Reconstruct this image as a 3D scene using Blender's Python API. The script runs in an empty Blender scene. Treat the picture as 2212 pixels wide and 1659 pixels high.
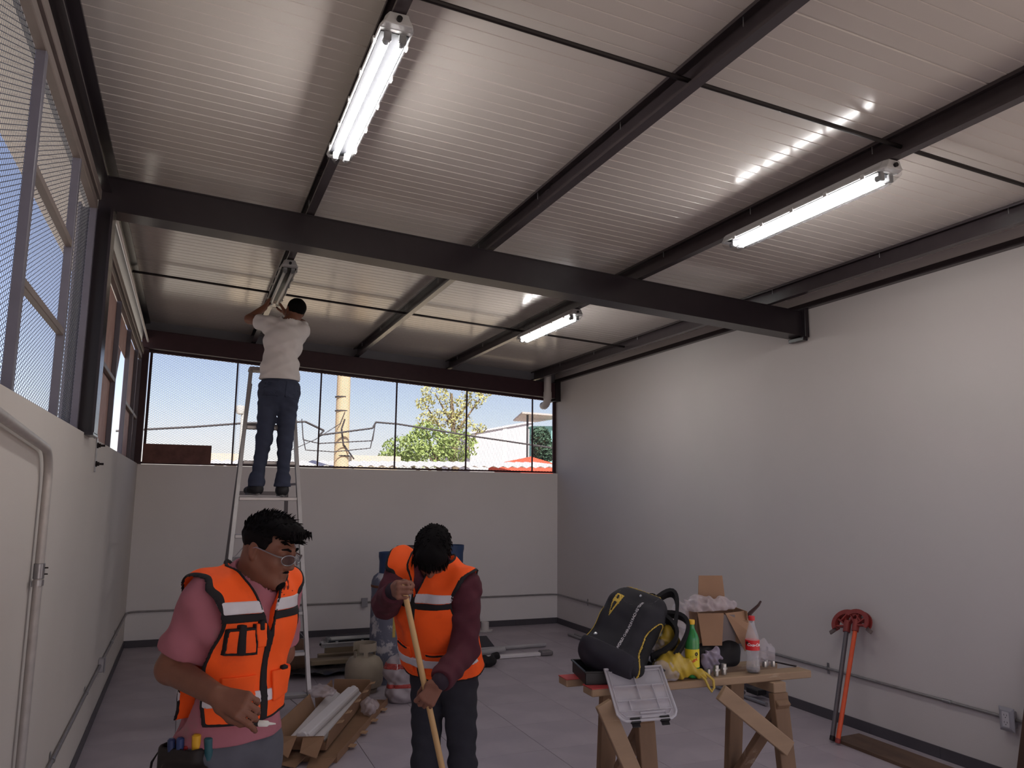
import bpy, bmesh, math, random
import numpy as np
from mathutils import Vector, Matrix
R_ = math.radians
SC = bpy.context.scene
COL = SC.collection
random.seed(7); np.random.seed(7)

# ------------------------------------------------------------ camera
W_PX, H_PX, F_PX = 2212, 1659, 1672.4158
cam_d = bpy.data.cameras.new('camera'); cam = bpy.data.objects.new('camera', cam_d); COL.objects.link(cam)
cam_d.sensor_fit = 'HORIZONTAL'; cam_d.sensor_width = 36.0; cam_d.lens = F_PX / W_PX * 36.0
cam_d.clip_start = 0.05; cam_d.clip_end = 500
_r = (0.92350176, -0.38344995, 0.01051805); _u = (-0.0644867, -0.12816365, 0.98965426); _f = (0.37813485, 0.91462572, 0.14308678)
cam.matrix_world = Matrix(((_r[0], _u[0], -_f[0], 0), (_r[1], _u[1], -_f[1], 0), (_r[2], _u[2], -_f[2], 1.7), (0, 0, 0, 1)))
SC.camera = cam

# ------------------------------------------------------------ light
SUN_EL, SUN_AZ = 50.0, 177.0        # sun behind the camera (compass angle from +y towards +x)
wd = bpy.data.worlds.new('world'); SC.world = wd; wd.use_nodes = True
nt = wd.node_tree; nt.nodes.clear()
wo = nt.nodes.new('ShaderNodeOutputWorld'); bg = nt.nodes.new('ShaderNodeBackground'); sky = nt.nodes.new('ShaderNodeTexSky')
sky.sky_type = 'NISHITA'; sky.sun_disc = False; sky.sun_elevation = R_(SUN_EL); sky.sun_rotation = R_(SUN_AZ)
sky.altitude = 1800; sky.air_density = 1.0; sky.dust_density = 3.5; sky.ozone_density = 1.5
bg.inputs[1].default_value = 0.109
wb = nt.nodes.new('ShaderNodeVectorMath'); wb.operation = 'MULTIPLY'; wb.inputs[1].default_value = (1.15, .92, .88)     # camera white balance
nt.links.new(sky.outputs[0], wb.inputs[0]); nt.links.new(wb.outputs[0], bg.inputs[0]); nt.links.new(bg.outputs[0], wo.inputs[0])
sun_d = bpy.data.lights.new('sun', 'SUN'); sun_d.energy = 6.0; sun_d.angle = R_(0.53); sun_d.color = (1.0, .95, .87)
sun = bpy.data.objects.new('sun', sun_d); COL.objects.link(sun)
_a, _e = R_(SUN_AZ), R_(SUN_EL)
sun.rotation_euler = Vector((math.sin(_a)*math.cos(_e), math.cos(_a)*math.cos(_e), math.sin(_e))).to_track_quat('Z', 'Y').to_euler()
vs = SC.view_settings; vs.view_transform = 'Standard'; vs.look = 'None'; vs.exposure = 1.0; vs.gamma = 1.0; vs.use_curve_mapping = False
LAMP = 33.0                          # emission strength of the fluorescent tubes

# ------------------------------------------------------------ colour / materials
def lin(c):
    return tuple(((v/255.0)/12.92 if v/255.0 <= .04045 else ((v/255.0+.055)/1.055)**2.4) for v in c)
MATS = {}
def mat(name, c, rough=.6, metal=0.0, var=0.0, vscale=6.0, bump=0.0, bscale=60.0, spec=.5, trans=0.0, ior=1.45, alpha=1.0,
        c2=None, mask=None, obj_rand=0.0, stretch=(1, 1, 1), emit=None, coat=0.0, sheen=0.0, sub=0.0, thin=False):
    """procedural Principled material: base colour with noise variation / a second colour by noise mask, noise bump"""
    if name in MATS: return MATS[name]
    m = bpy.data.materials.new(name); m.use_nodes = True; MATS[name] = m
    n = m.node_tree.nodes; l = m.node_tree.links; b = n['Principled BSDF']
    c = lin(c) if max(c) > 1.0 else c
    b.inputs['Roughness'].default_value = rough; b.inputs['Metallic'].default_value = metal
    b.inputs['Specular IOR Level'].default_value = spec; b.inputs['IOR'].default_value = ior
    b.inputs['Transmission Weight'].default_value = trans; b.inputs['Alpha'].default_value = alpha
    b.inputs['Coat Weight'].default_value = coat; b.inputs['Sheen Weight'].default_value = sheen
    if sub: b.inputs['Subsurface Weight'].default_value = sub; b.inputs['Subsurface Radius'].default_value = (.012, .005, .003); b.inputs['Subsurface Scale'].default_value = 1.0
    tc = n.new('ShaderNodeTexCoord'); mp = n.new('ShaderNodeMapping'); mp.inputs['Scale'].default_value = stretch
    l.new(tc.outputs['Object'], mp.inputs[0])
    col = None
    rgb = n.new('ShaderNodeRGB'); rgb.outputs[0].default_value = (*c, 1); col = rgb.outputs[0]
    if c2 is not None:
        c2 = lin(c2) if max(c2) > 1.0 else c2
        ns = n.new('ShaderNodeTexNoise'); ns.inputs['Scale'].default_value = mask[0]; ns.inputs['Detail'].default_value = 8; ns.inputs['Roughness'].default_value = .65
        l.new(mp.outputs[0], ns.inputs[0]); cr = n.new('ShaderNodeValToRGB')
        cr.color_ramp.elements[0].position = mask[1]; cr.color_ramp.elements[1].position = mask[2]
        l.new(ns.outputs['Fac'], cr.inputs[0]); mx = n.new('ShaderNodeMix'); mx.data_type = 'RGBA'
        l.new(cr.outputs[0], mx.inputs[0]); l.new(col, mx.inputs[6]); mx.inputs[7].default_value = (*c2, 1); col = mx.outputs[2]
    if var:
        ns = n.new('ShaderNodeTexNoise'); ns.inputs['Scale'].default_value = vscale; ns.inputs['Detail'].default_value = 6
        l.new(mp.outputs[0], ns.inputs[0])
        mr = n.new('ShaderNodeMapRange'); mr.inputs[1].default_value = .25; mr.inputs[2].default_value = .75; mr.inputs[3].default_value = 1-var; mr.inputs[4].default_value = 1+var
        l.new(ns.outputs['Fac'], mr.inputs[0]); vm = n.new('ShaderNodeVectorMath'); vm.operation = 'SCALE'
        l.new(col, vm.inputs[0]); l.new(mr.outputs[0], vm.inputs[3]); col = vm.outputs[0]
    if obj_rand:
        oi = n.new('ShaderNodeObjectInfo'); mr = n.new('ShaderNodeMapRange'); mr.inputs[3].default_value = 1-obj_rand; mr.inputs[4].default_value = 1+obj_rand
        l.new(oi.outputs['Random'], mr.inputs[0]); vm = n.new('ShaderNodeVectorMath'); vm.operation = 'SCALE'
        l.new(col, vm.inputs[0]); l.new(mr.outputs[0], vm.inputs[3]); col = vm.outputs[0]
    l.new(col, b.inputs['Base Color'])
    if bump:
        ns = n.new('ShaderNodeTexNoise'); ns.inputs['Scale'].default_value = bscale; ns.inputs['Detail'].default_value = 5
        l.new(mp.outputs[0], ns.inputs[0]); bp = n.new('ShaderNodeBump'); bp.inputs['Strength'].default_value = bump; bp.inputs['Distance'].default_value = .01
        l.new(ns.outputs['Fac'], bp.inputs['Height']); l.new(bp.outputs[0], b.inputs['Normal'])
    if emit:
        b.inputs['Emission Color'].default_value = (*emit[0], 1); b.inputs['Emission Strength'].default_value = emit[1]
    return m

# ------------------------------------------------------------ objects
def link(o, parent=None):
    COL.objects.link(o)
    if parent is not None: o.parent = parent
    return o
def tag(o, label=None, cat=None, group=None, kind=None):
    if label: o['label'] = label
    if cat: o['category'] = cat
    if group: o['group'] = group
    if kind: o['kind'] = kind
    return o
def empty(name, loc=(0, 0, 0), rz=0.0, label=None, cat=None, group=None, kind=None):
    o = bpy.data.objects.new(name, None); o.empty_display_size = .1; link(o)
    o.location = loc; o.rotation_euler = (0, 0, rz)
    return tag(o, label, cat, group, kind)
def copy_tree(o, parent=None):
    c = o.copy(); COL.objects.link(c); c.parent = parent
    if parent is not None: c.matrix_parent_inverse = o.matrix_parent_inverse
    for ch in list(o.children): copy_tree(ch, c)
    return c

def frame(d, up=(0, 0, 1)):
    d = Vector(d).normalized(); u = Vector(up)
    if abs(d.dot(u)) > .98: u = Vector((0, 1, 0)) if abs(d.y) < .9 else Vector((1, 0, 0))
    s = d.cross(u).normalized(); return s, s.cross(d).normalized(), d

class MB:
    """collects shapes into one mesh"""
    def __init__(s): s.v = []; s.f = []; s.mi = []; s.M = None; s.cur = 0
    def add(s, vs, fs, m=None):
        o = len(s.v); M = s.M
        for q in vs:
            q = Vector(q)
            s.v.append(tuple(M @ q) if M is not None else tuple(q))
        for q in fs: s.f.append([i+o for i in q]); s.mi.append(s.cur if m is None else m)
        return s
    def box(s, a, b, m=None):
        (x0, y0, z0), (x1, y1, z1) = a, b
        return s.add([(x0, y0, z0), (x1, y0, z0), (x1, y1, z0), (x0, y1, z0), (x0, y0, z1), (x1, y0, z1), (x1, y1, z1), (x0, y1, z1)],
                     [(0, 3, 2, 1), (4, 5, 6, 7), (0, 1, 5, 4), (1, 2, 6, 5), (2, 3, 7, 6), (3, 0, 4, 7)], m)
    def hexa(s, v8, m=None):
        return s.add(v8, [(0, 3, 2, 1), (4, 5, 6, 7), (0, 1, 5, 4), (1, 2, 6, 5), (2, 3, 7, 6), (3, 0, 4, 7)], m)
    def bar(s, a, b, w, h, up=(0, 0, 1), m=None):
        """rectangular bar from a to b, w across, h along 'up'"""
        a = Vector(a); b = Vector(b); x, z, d = frame(b-a, up); x = x*(w/2); z = z*(h/2)
        return s.hexa([a-x-z, a+x-z, b+x-z, b-x-z, a-x+z, a+x+z, b+x+z, b-x+z], m)
    def tube(s, pts, r, n=10, cap=True, m=None, closed=False):
        pts = [Vector(q) for q in pts]; N = len(pts); rs = r if isinstance(r, (list, tuple)) else [r]*N
        vs = []; fs = []; prev = None
        for i, q in enumerate(pts):
            if closed: d = pts[(i+1) % N]-pts[i-1]
            else: d = (pts[min(i+1, N-1)]-pts[max(i-1, 0)])
            d.normalize()
            if prev is None: x, y, _ = frame(d)
            else:
                x = prev - d*prev.dot(d); x.normalize(); y = x.cross(d)
            prev = x
            for k in range(n):
                t = 2*math.pi*k/n; vs.append(q + x*(math.cos(t)*rs[i]) + y*(math.sin(t)*rs[i]))
        for i in range(N if closed else N-1):
            j = (i+1) % N
            for k in range(n): k2 = (k+1) % n; fs.append((i*n+k, i*n+k2, j*n+k2, j*n+k))
        if cap and not closed: fs.append(tuple(range(n))[::-1]); fs.append(tuple(range((N-1)*n, N*n)))
        return s.add(vs, fs, m)
    def lathe(s, prof, o=(0, 0, 0), n=24, m=None, axis=(0, 0, 1), ang=None):
        """prof: (radius, height) list, revolved about axis through o"""
        x, y, d = frame(axis); o = Vector(o); vs = []; fs = []; P = len(prof)
        for (r, hh) in prof:
            for k in range(n):
                t = 2*math.pi*k/n; vs.append(o + d*hh + x*(r*math.cos(t)) + y*(r*math.sin(t)))
        for i in range(P-1):
            for k in range(n): k2 = (k+1) % n; fs.append((i*n+k, i*n+k2, (i+1)*n+k2, (i+1)*n+k))
        if prof[0][0] > 1e-6: fs.append(tuple(range(n))[::-1])
        if prof[-1][0] > 1e-6: fs.append(tuple(range((P-1)*n, P*n)))
        return s.add(vs, fs, m)
    def prism(s, poly, a, b, x=(1, 0, 0), y=(0, 0, 1), m=None):
        """2D polygon in axes x,y extruded from point a to point b"""
        a = Vector(a); b = Vector(b); x = Vector(x); y = Vector(y); n = len(poly)
        vs = [a+x*p+y*q for p, q in poly]+[b+x*p+y*q for p, q in poly]
        fs = [tuple(range(n))[::-1], tuple(range(n, 2*n))]+[(i, (i+1) % n, n+(i+1) % n, n+i) for i in range(n)]
        return s.add(vs, fs, m)
    def sheet(s, grid, t=.002, m=None):
        """grid[i][j] of points turned into a thin solid sheet"""
        nu = len(grid); nv = len(grid[0]); g = [[Vector(q) for q in r] for r in grid]; top = []; bot = []
        for i in range(nu):
            for j in range(nv):
                du = g[min(i+1, nu-1)][j]-g[max(i-1, 0)][j]; dv = g[i][min(j+1, nv-1)]-g[i][max(j-1, 0)]
                nn = du.cross(dv)
                nn = nn.normalized() if nn.length > 1e-12 else Vector((0, 0, 1))
                top.append(g[i][j]+nn*(t/2)); bot.append(g[i][j]-nn*(t/2))
        K = nu*nv; fs = []; I = lambda i, j: i*nv+j
        for i in range(nu-1):
            for j in range(nv-1):
                fs.append((I(i, j), I(i+1, j), I(i+1, j+1), I(i, j+1))); fs.append((K+I(i, j), K+I(i, j+1), K+I(i+1, j+1), K+I(i+1, j)))
        for i in range(nu-1):
            fs.append((I(i, 0), K+I(i, 0), K+I(i+1, 0), I(i+1, 0))); fs.append((I(i, nv-1), I(i+1, nv-1), K+I(i+1, nv-1), K+I(i, nv-1)))
        for j in range(nv-1):
            fs.append((I(0, j), I(0, j+1), K+I(0, j+1), K+I(0, j))); fs.append((I(nu-1, j), K+I(nu-1, j), K+I(nu-1, j+1), I(nu-1, j+1)))
        return s.add(top+bot, fs, m)
    def mesh(s, name):
        me = bpy.data.meshes.new(name); me.from_pydata(s.v, [], s.f); me.update(); return me
    def build(s, name, mt, parent=None, smooth=False, bevel=0.0, seg=1, label=None, cat=None, group=None, kind=None, loc=None, fix=True, auto=None):
        me = s.mesh(name)
        ms = mt if isinstance(mt, (list, tuple)) else [mt]
        for q in ms: me.materials.append(q)
        if len(ms) > 1: me.polygons.foreach_set('material_index', s.mi)
        if fix:
            bm = bmesh.new(); bm.from_mesh(me); bmesh.ops.recalc_face_normals(bm, faces=bm.faces); bm.to_mesh(me); bm.free()
        if smooth:
            me.polygons.foreach_set('use_smooth', [True]*len(me.polygons))
            me.set_sharp_from_angle(angle=R_(auto if auto else 40))
        o = bpy.data.objects.new(name, me); link(o, parent)
        if loc is not None: o.location = loc
        if bevel:
            md = o.modifiers.new('bevel', 'BEVEL'); md.width = bevel; md.segments = seg; md.limit_method = 'ANGLE'; md.angle_limit = R_(40)
        return tag(o, label, cat, group, kind)

def arc_pts(c, r, a0, a1, x, y, n=8):
    c = Vector(c); x = Vector(x); y = Vector(y)
    return [c + x*(r*math.cos(a0+(a1-a0)*i/n)) + y*(r*math.sin(a0+(a1-a0)*i/n)) for i in range(n+1)]

def rot_to(loc, rz=0, rx=0, ry=0):
    return Matrix.Translation(loc) @ Matrix.Rotation(rz, 4, 'Z') @ Matrix.Rotation(ry, 4, 'Y') @ Matrix.Rotation(rx, 4, 'X')

def ray(u, v):
    a, b = (u-W_PX/2)/F_PX, -(v-H_PX/2)/F_PX
    return Vector([_r[i]*a+_u[i]*b+_f[i] for i in range(3)])
# ============================================================ signed-distance modelling (smooth unions -> surface nets)
def V3(*a): return np.array(a, dtype=np.float64)
def nrm(v): v = np.asarray(v, float); return v/np.linalg.norm(v)
class Cap:                                   # tapered capsule; flat=(axis, factor) squeezes it along axis
    def __init__(s, a, b, ra, rb, k=.02, sub=False, flat=None): s.a = V3(*a); s.b = V3(*b); s.ra = ra; s.rb = rb; s.k = k; s.sub = sub; s.flat = flat
    def box(s, m): r = max(s.ra, s.rb)+m; return np.minimum(s.a, s.b)-r, np.maximum(s.a, s.b)+r
    def grow(s, g): return Cap(s.a, s.b, s.ra+g, s.rb+g, s.k, s.sub, s.flat)
    def d(s, X, Y, Z):
        ba = s.b-s.a; L = max(ba@ba, 1e-12); x = X-s.a[0]; y = Y-s.a[1]; z = Z-s.a[2]
        t = np.clip((x*ba[0]+y*ba[1]+z*ba[2])/L, 0, 1); x = x-t*ba[0]; y = y-t*ba[1]; z = z-t*ba[2]; q = x*x+y*y+z*z
        if s.flat is not None:
            n, fct = s.flat; c = x*n[0]+y*n[1]+z*n[2]; q = q+c*c*(1/fct**2-1)
        return np.sqrt(q)-(s.ra+t*(s.rb-s.ra))
class Ell:                                   # oriented ellipsoid, A rows = local axes
    def __init__(s, c, r, A=None, k=.03, sub=False): s.c = V3(*c); s.r = V3(*r); s.A = np.eye(3) if A is None else np.asarray(A, float); s.k = k; s.sub = sub
    def box(s, m): e = np.sqrt(((s.A*s.r[:, None])**2).sum(0))+m; return s.c-e, s.c+e
    def grow(s, g): return Ell(s.c, s.r+g, s.A, s.k, s.sub)
    def d(s, X, Y, Z):
        x = X-s.c[0]; y = Y-s.c[1]; z = Z-s.c[2]; k0 = 0; k1 = 0
        for i in range(3):
            q = (x*s.A[i, 0]+y*s.A[i, 1]+z*s.A[i, 2])/s.r[i]; k0 = k0+q*q; k1 = k1+(q/s.r[i])**2
        k0 = np.sqrt(k0); k1 = np.sqrt(k1)+1e-9
        return k0*(k0-1)/k1
class RBox:                                  # oriented rounded box
    def __init__(s, c, hs, A=None, rad=.01, k=.01, sub=False): s.c = V3(*c); s.hs = V3(*hs); s.A = np.eye(3) if A is None else np.asarray(A, float); s.rad = rad; s.k = k; s.sub = sub
    def box(s, m): e = np.abs(s.A*s.hs[:, None]).sum(0)+m; return s.c-e, s.c+e
    def grow(s, g): return RBox(s.c, s.hs+g, s.A, s.rad+g, s.k, s.sub)
    def d(s, X, Y, Z):
        x = X-s.c[0]; y = Y-s.c[1]; z = Z-s.c[2]; o = 0; mx = None
        for i in range(3):
            q = np.abs(x*s.A[i, 0]+y*s.A[i, 1]+z*s.A[i, 2])-(s.hs[i]-s.rad); o = o+np.maximum(q, 0)**2; mx = q if mx is None else np.maximum(mx, q)
        return np.sqrt(o)+np.minimum(mx, 0)-s.rad
def smin(a, b, k):
    h = np.maximum(k-np.abs(a-b), 0)/k; return np.minimum(a, b)-h*h*k*.25
class Vol:
    def __init__(s, prims, h, pad=.03, lo=None, hi=None, wide=0.0):
        B = [p.box(pad) for p in prims if not p.sub]
        s.lo = np.min([b[0] for b in B], 0) if lo is None else V3(*lo); hi = np.max([b[1] for b in B], 0) if hi is None else V3(*hi)
        s.h = h; n = np.ceil((hi-s.lo)/h).astype(int)+1; s.n = n
        ax = [(s.lo[i]+h*np.arange(n[i])).astype(np.float32) for i in range(3)]
        s.X = ax[0][:, None, None]; s.Y = ax[1][None, :, None]; s.Z = ax[2][None, None, :]
        s.D = np.full(tuple(n), .5, np.float32)
        for p in prims: s.add(p, wide)
    def add(s, p, wide=0.0):
        a, b = p.box(max(p.k, 2*s.h)+.012+wide)
        i0 = np.maximum(np.floor((a-s.lo)/s.h).astype(int), 0); i1 = np.minimum(np.ceil((b-s.lo)/s.h).astype(int)+1, s.n)
        if np.any(i1 <= i0): return
        sl = tuple(slice(i0[i], i1[i]) for i in range(3))
        d = p.d(s.X[sl[0]], s.Y[:, sl[1]], s.Z[:, :, sl[2]]).astype(np.float32); c = s.D[sl]
        s.D[sl] = -smin(-c, d, p.k) if p.sub else smin(c, d, p.k)
    def noise(s, amp, comps, seed=1, warp=.6):
        """cloth folds: sum of warped sine waves; comps = [(kx,ky,kz,weight)]"""
        rs = np.random.RandomState(seed); f = 0
        for (a, b, c, w) in comps:
            ph = rs.uniform(0, 6.28, 4); u = a*s.X+b*s.Y+c*s.Z
            wv = np.sin(u*.37+9*s.Z+ph[1])+np.sin(11*s.X+7*s.Y-u*.21+ph[2])
            f = f+w*np.sin(u+warp*wv+ph[0])
        s.D = s.D-(amp*f).astype(np.float32); return s
    def mesh(s, D=None):
        D = s.D if D is None else D
        I = D < 0; n = D.shape
        cells = np.zeros(tuple(q-1 for q in n), np.int8); corners = [(i, j, k) for i in (0, 1) for j in (0, 1) for k in (0, 1)]
        for (i, j, k) in corners: cells += I[i:n[0]-1+i, j:n[1]-1+j, k:n[2]-1+k]
        act = np.argwhere((cells > 0) & (cells < 8))
        if len(act) == 0: return np.zeros((0, 3)), np.zeros((0, 4), int)
        idx = np.full(cells.shape, -1, np.int32); idx[tuple(act.T)] = np.arange(len(act))
        val = {c: D[act[:, 0]+c[0], act[:, 1]+c[1], act[:, 2]+c[2]].astype(np.float64) for c in corners}
        acc = np.zeros((len(act), 3)); cnt = np.zeros(len(act))
        for c in corners:
            for ax in range(3):
                if c[ax]: continue
                e = list(c); e[ax] = 1; e = tuple(e); va, vb = val[c], val[e]; m = (va < 0) != (vb < 0)
                t = np.where(m, va/np.where(m, va-vb, 1), 0); p = np.tile(np.array(c, float), (len(act), 1)); p[:, ax] = t
                acc[m] += p[m]; cnt[m] += 1
        vs = s.lo+s.h*(act+acc/cnt[:, None]); fs = []
        for ax in range(3):
            sa = [slice(None)]*3; sb = [slice(None)]*3; sa[ax] = slice(0, n[ax]-1); sb[ax] = slice(1, n[ax])
            A, B = I[tuple(sa)], I[tuple(sb)]; e = np.argwhere(A != B); u, v = (ax+1) % 3, (ax+2) % 3
            e = e[(e[:, u] > 0) & (e[:, v] > 0) & (e[:, u] < n[u]-1) & (e[:, v] < n[v]-1)]
            q = []
            for (du, dv) in ((1, 1), (0, 1), (0, 0), (1, 0)):
                c = e.copy(); c[:, u] -= du; c[:, v] -= dv; q.append(idx[tuple(c.T)])
            q = np.stack(q, 1); fl = A[tuple(e.T)]; q[~fl] = q[~fl][:, ::-1]; fs.append(q)
        return vs, np.concatenate(fs)
def np_obj(name, vs, fs, m, parent=None, smooth=True, **kw):
    me = bpy.data.meshes.new(name); nv, nf = len(vs), len(fs)
    if nv:
        k = fs.shape[1]
        me.vertices.add(nv); me.vertices.foreach_set('co', np.asarray(vs, np.float32).ravel())
        me.loops.add(nf*k); me.loops.foreach_set('vertex_index', fs.astype(np.int32).ravel())
        me.polygons.add(nf); me.polygons.foreach_set('loop_start', np.arange(0, nf*k, k, dtype=np.int32))
        if smooth: me.polygons.foreach_set('use_smooth', np.ones(nf, bool))
        me.update(calc_edges=True); me.validate()
    me.materials.append(m)
    o = bpy.data.objects.new(name, me); link(o, parent); return tag(o, **kw)
def relax(vs, fs, it=1, lam=.5):
    """few Laplacian steps to take the voxel steps out"""
    e = np.concatenate([fs[:, [0, 1]], fs[:, [1, 2]], fs[:, [2, 3]], fs[:, [3, 0]]]); n = len(vs)
    for _ in range(it):
        acc = np.zeros((n, 3)); cnt = np.zeros(n)
        for a, b in ((0, 1), (1, 0)):
            for i in range(3): acc[:, i] += np.bincount(e[:, a], vs[e[:, b], i], n)
            cnt += np.bincount(e[:, a], minlength=n)
        vs = vs+lam*(acc/np.maximum(cnt, 1)[:, None]-vs)
    return vs
def vol_obj(name, vol, m, parent=None, D=None, it=1, **kw):
    vs, fs = vol.mesh(D)
    if len(vs) and it: vs = relax(vs, fs, it)
    return np_obj(name, vs, fs, m, parent, **kw)
def sdf_obj(name, prims, h, m, parent=None, it=1, **kw): return vol_obj(name, Vol(prims, h), m, parent, it=it, **kw)
def plane(vol, p, n): n = nrm(n); return ((vol.X-p[0])*n[0]+(vol.Y-p[1])*n[1]+(vol.Z-p[2])*n[2]).astype(np.float32)
def capd(vol, a, b, ra, rb, flat=None): return Cap(a, b, ra, rb, flat=flat).d(vol.X, vol.Y, vol.Z).astype(np.float32)
mx = np.maximum; mn = np.minimum
def surf(vol, V, p, d):
    """march a ray through the grid to the cloth surface"""
    p = V3(*p); d = nrm(d); prev = p
    for i in range(400):
        q = p+d*i*.002; ix = np.round((q-vol.lo)/vol.h).astype(int)
        if np.any(ix < 0) or np.any(ix >= vol.n): continue
        if V[tuple(ix)] < 0: return q
    return p

# ============================================================ room shell
XL, XR, YB, YF = -0.545, 4.746, 9.787, -3.0
ZS = 2.02                                        # sill height
SL = .052
def zj(x): return 3.565 - SL*(x + .545)          # underside of the purlins
PD = .125                                        # purlin depth
def zc(x): return zj(x) + PD                     # underside of the roof panels
M_wall = mat('plaster_wall', (200, 193, 187), .75, var=.03, vscale=1.3, bump=.06, bscale=90, spec=.25)
M_wall_b = mat('plaster_wall_brightened', (224, 219, 218), .75, var=.03, vscale=1.3, bump=.06, bscale=90, spec=.25)  # lighter copy of the wall plaster, its colour raised to stand in for light
M_wall_r = mat('plaster_wall_cool', (200, 193, 191), .75, var=.025, vscale=1.1, bump=.06, bscale=90, spec=.25)
M_tile = mat('floor_tile', (164, 154, 162), .42, var=.06, vscale=3.0, bump=.02, bscale=40, obj_rand=.03, spec=.4, c2=(176, 166, 172), mask=(2.2, .45, .75))
M_grout = mat('grout', (136, 127, 131), .9)
M_base = mat('baseboard_tile', (74, 70, 76), .5, var=.05, obj_rand=.04)
M_steel = mat('beam_steel_paint', (38, 32, 36), .26, var=.08, vscale=8, spec=.4)
M_purlin = mat('purlin_paint', (62, 54, 57), .27, var=.08, vscale=10, spec=.4)
M_maroon = mat('maroon_paint', (58, 36, 43), .45, var=.15, vscale=14, bump=.04, bscale=80, spec=.35)
M_frame = mat('frame_steel', (96, 92, 102), .45, metal=.0, var=.1, vscale=9)
M_frame_b = mat('frame_brown', (112, 100, 96), .5, var=.1, vscale=9)
M_rust = mat('red_primer_sheet', (186, 152, 144), .7, var=.15, vscale=4, c2=(168, 132, 124), mask=(5, .45, .7))
M_rustd = mat('rusty_sheet', (112, 76, 70), .7, var=.2, vscale=8, c2=(86, 56, 54), mask=(5, .45, .7))
M_panel = mat('roof_panel', (196, 187, 180), .16, var=.015, vscale=.8, spec=.5, bump=.015, bscale=2.5)
M_flash = mat('flashing', (118, 116, 124), .45, var=.05)
M_mesh = mat('expanded_metal', (92, 94, 108), .45, metal=.3)
M_galv = mat('galvanised', (150, 148, 150), .35, metal=.75, var=.12, vscale=20)
M_bolt = mat('dark_bolt', (40, 34, 34), .5, metal=.5)
M_pvc = mat('white_pvc', (205, 198, 196), .4)

floor = MB().box((XL-.16, YF, -.12), (XR+.16, YB+.16, -.004)).build('floor', M_grout, kind='structure')
TP = .5845; x0 = .03 - TP; y0 = 5.03 - TP*14
tile_meshes = {}
ix = 0
xs = []; x = x0
while x < XR: xs.append((max(x, XL), min(x+TP, XR))); x += TP
ys = []; y = y0
while y < YB: ys.append((max(y, YF), min(y+TP, YB))); y += TP
for (a, b) in xs:
    for (c, d) in ys:
        if b-a < .02 or d-c < .02 or d <= YF: continue
        k = (round(b-a, 3), round(d-c, 3))
        if k not in tile_meshes:
            w, h_ = (b-a)/2-.0016, (d-c)/2-.0016; e = .0012
            mb = MB(); mb.add([(-w, -h_, -.004), (w, -h_, -.004), (w, h_, -.004), (-w, h_, -.004), (-w, -h_, -e), (w, -h_, -e), (w, h_, -e), (-w, h_, -e),
                               (-w+e, -h_+e, 0), (w-e, -h_+e, 0), (w-e, h_-e, 0), (-w+e, h_-e, 0)],
                              [(0, 3, 2, 1), (0, 1, 5, 4), (1, 2, 6, 5), (2, 3, 7, 6), (3, 0, 4, 7), (4, 5, 9, 8), (5, 6, 10, 9), (6, 7, 11, 10), (7, 4, 8, 11), (8, 9, 10, 11)])
            me = mb.mesh('tile'); me.materials.append(M_tile); tile_meshes[k] = me
        o = bpy.data.objects.new('tile', tile_meshes[k]); link(o, floor); o.location = ((a+b)/2, (c+d)/2, 0)

MB().box((XL-.15, YF, -.1), (XL, YB+.15, ZS)).build('wall_left', M_wall, kind='structure')
MB().box((XL, YB, -.1), (XR, YB+.15, ZS-.005)).build('wall_back', M_wall_b, kind='structure')
wr = MB().box((XR, 2.52, -.1), (XR+.15, YB+.15, 3.47)); wr.box((XR, -2.4, 2.75), (XR+.15, 2.52, 3.47)); wr.box((XR, YF, -.1), (XR+.15, -2.4, 3.47))
wr.build('wall_right', M_wall_r, kind='structure')
wf = MB(); wf.box((XL-.15, YF-.15, -.1), (-.35, YF, 3.36)); wf.box((4.55, YF-.15, -.1), (XR+.15, YF, 3.36)); wf.box((-.35, YF-.15, 3.15), (4.55, YF, 3.36))
wf.build('wall_front', M_wall, kind='structure')

def base_run(name, p0, p1, nrm):
    root = MB().bar(Vector(p0)+Vector((0, 0, .034))+Vector(nrm)*.002, Vector(p1)+Vector((0, 0, .034))+Vector(nrm)*.002, .004, .066).build(name, M_grout, kind='structure')
    p0 = Vector(p0); p1 = Vector(p1); L = (p1-p0).length; d = (p1-p0)/L; me = None; t = 0
    while t < L-.01:
        e = min(t+TP, L)-.002
        mb = MB().bar(p0+d*t+Vector((0, 0, .038))+Vector(nrm)*.006, p0+d*e+Vector((0, 0, .038))+Vector(nrm)*.006, .009, .076)
        mb.build('baseboard_tile', M_base, root, bevel=.0012)
        t += TP
base_run('baseboard_back', (XL, YB, 0), (XR, YB, 0), (0, -1, 0))
base_run('baseboard_right', (XR, YB-.01, 0), (XR, 1.2, 0), (-1, 0, 0))
base_run('baseboard_left', (XL, YB-.01, 0), (XL, 1.2, 0), (1, 0, 0))

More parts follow.
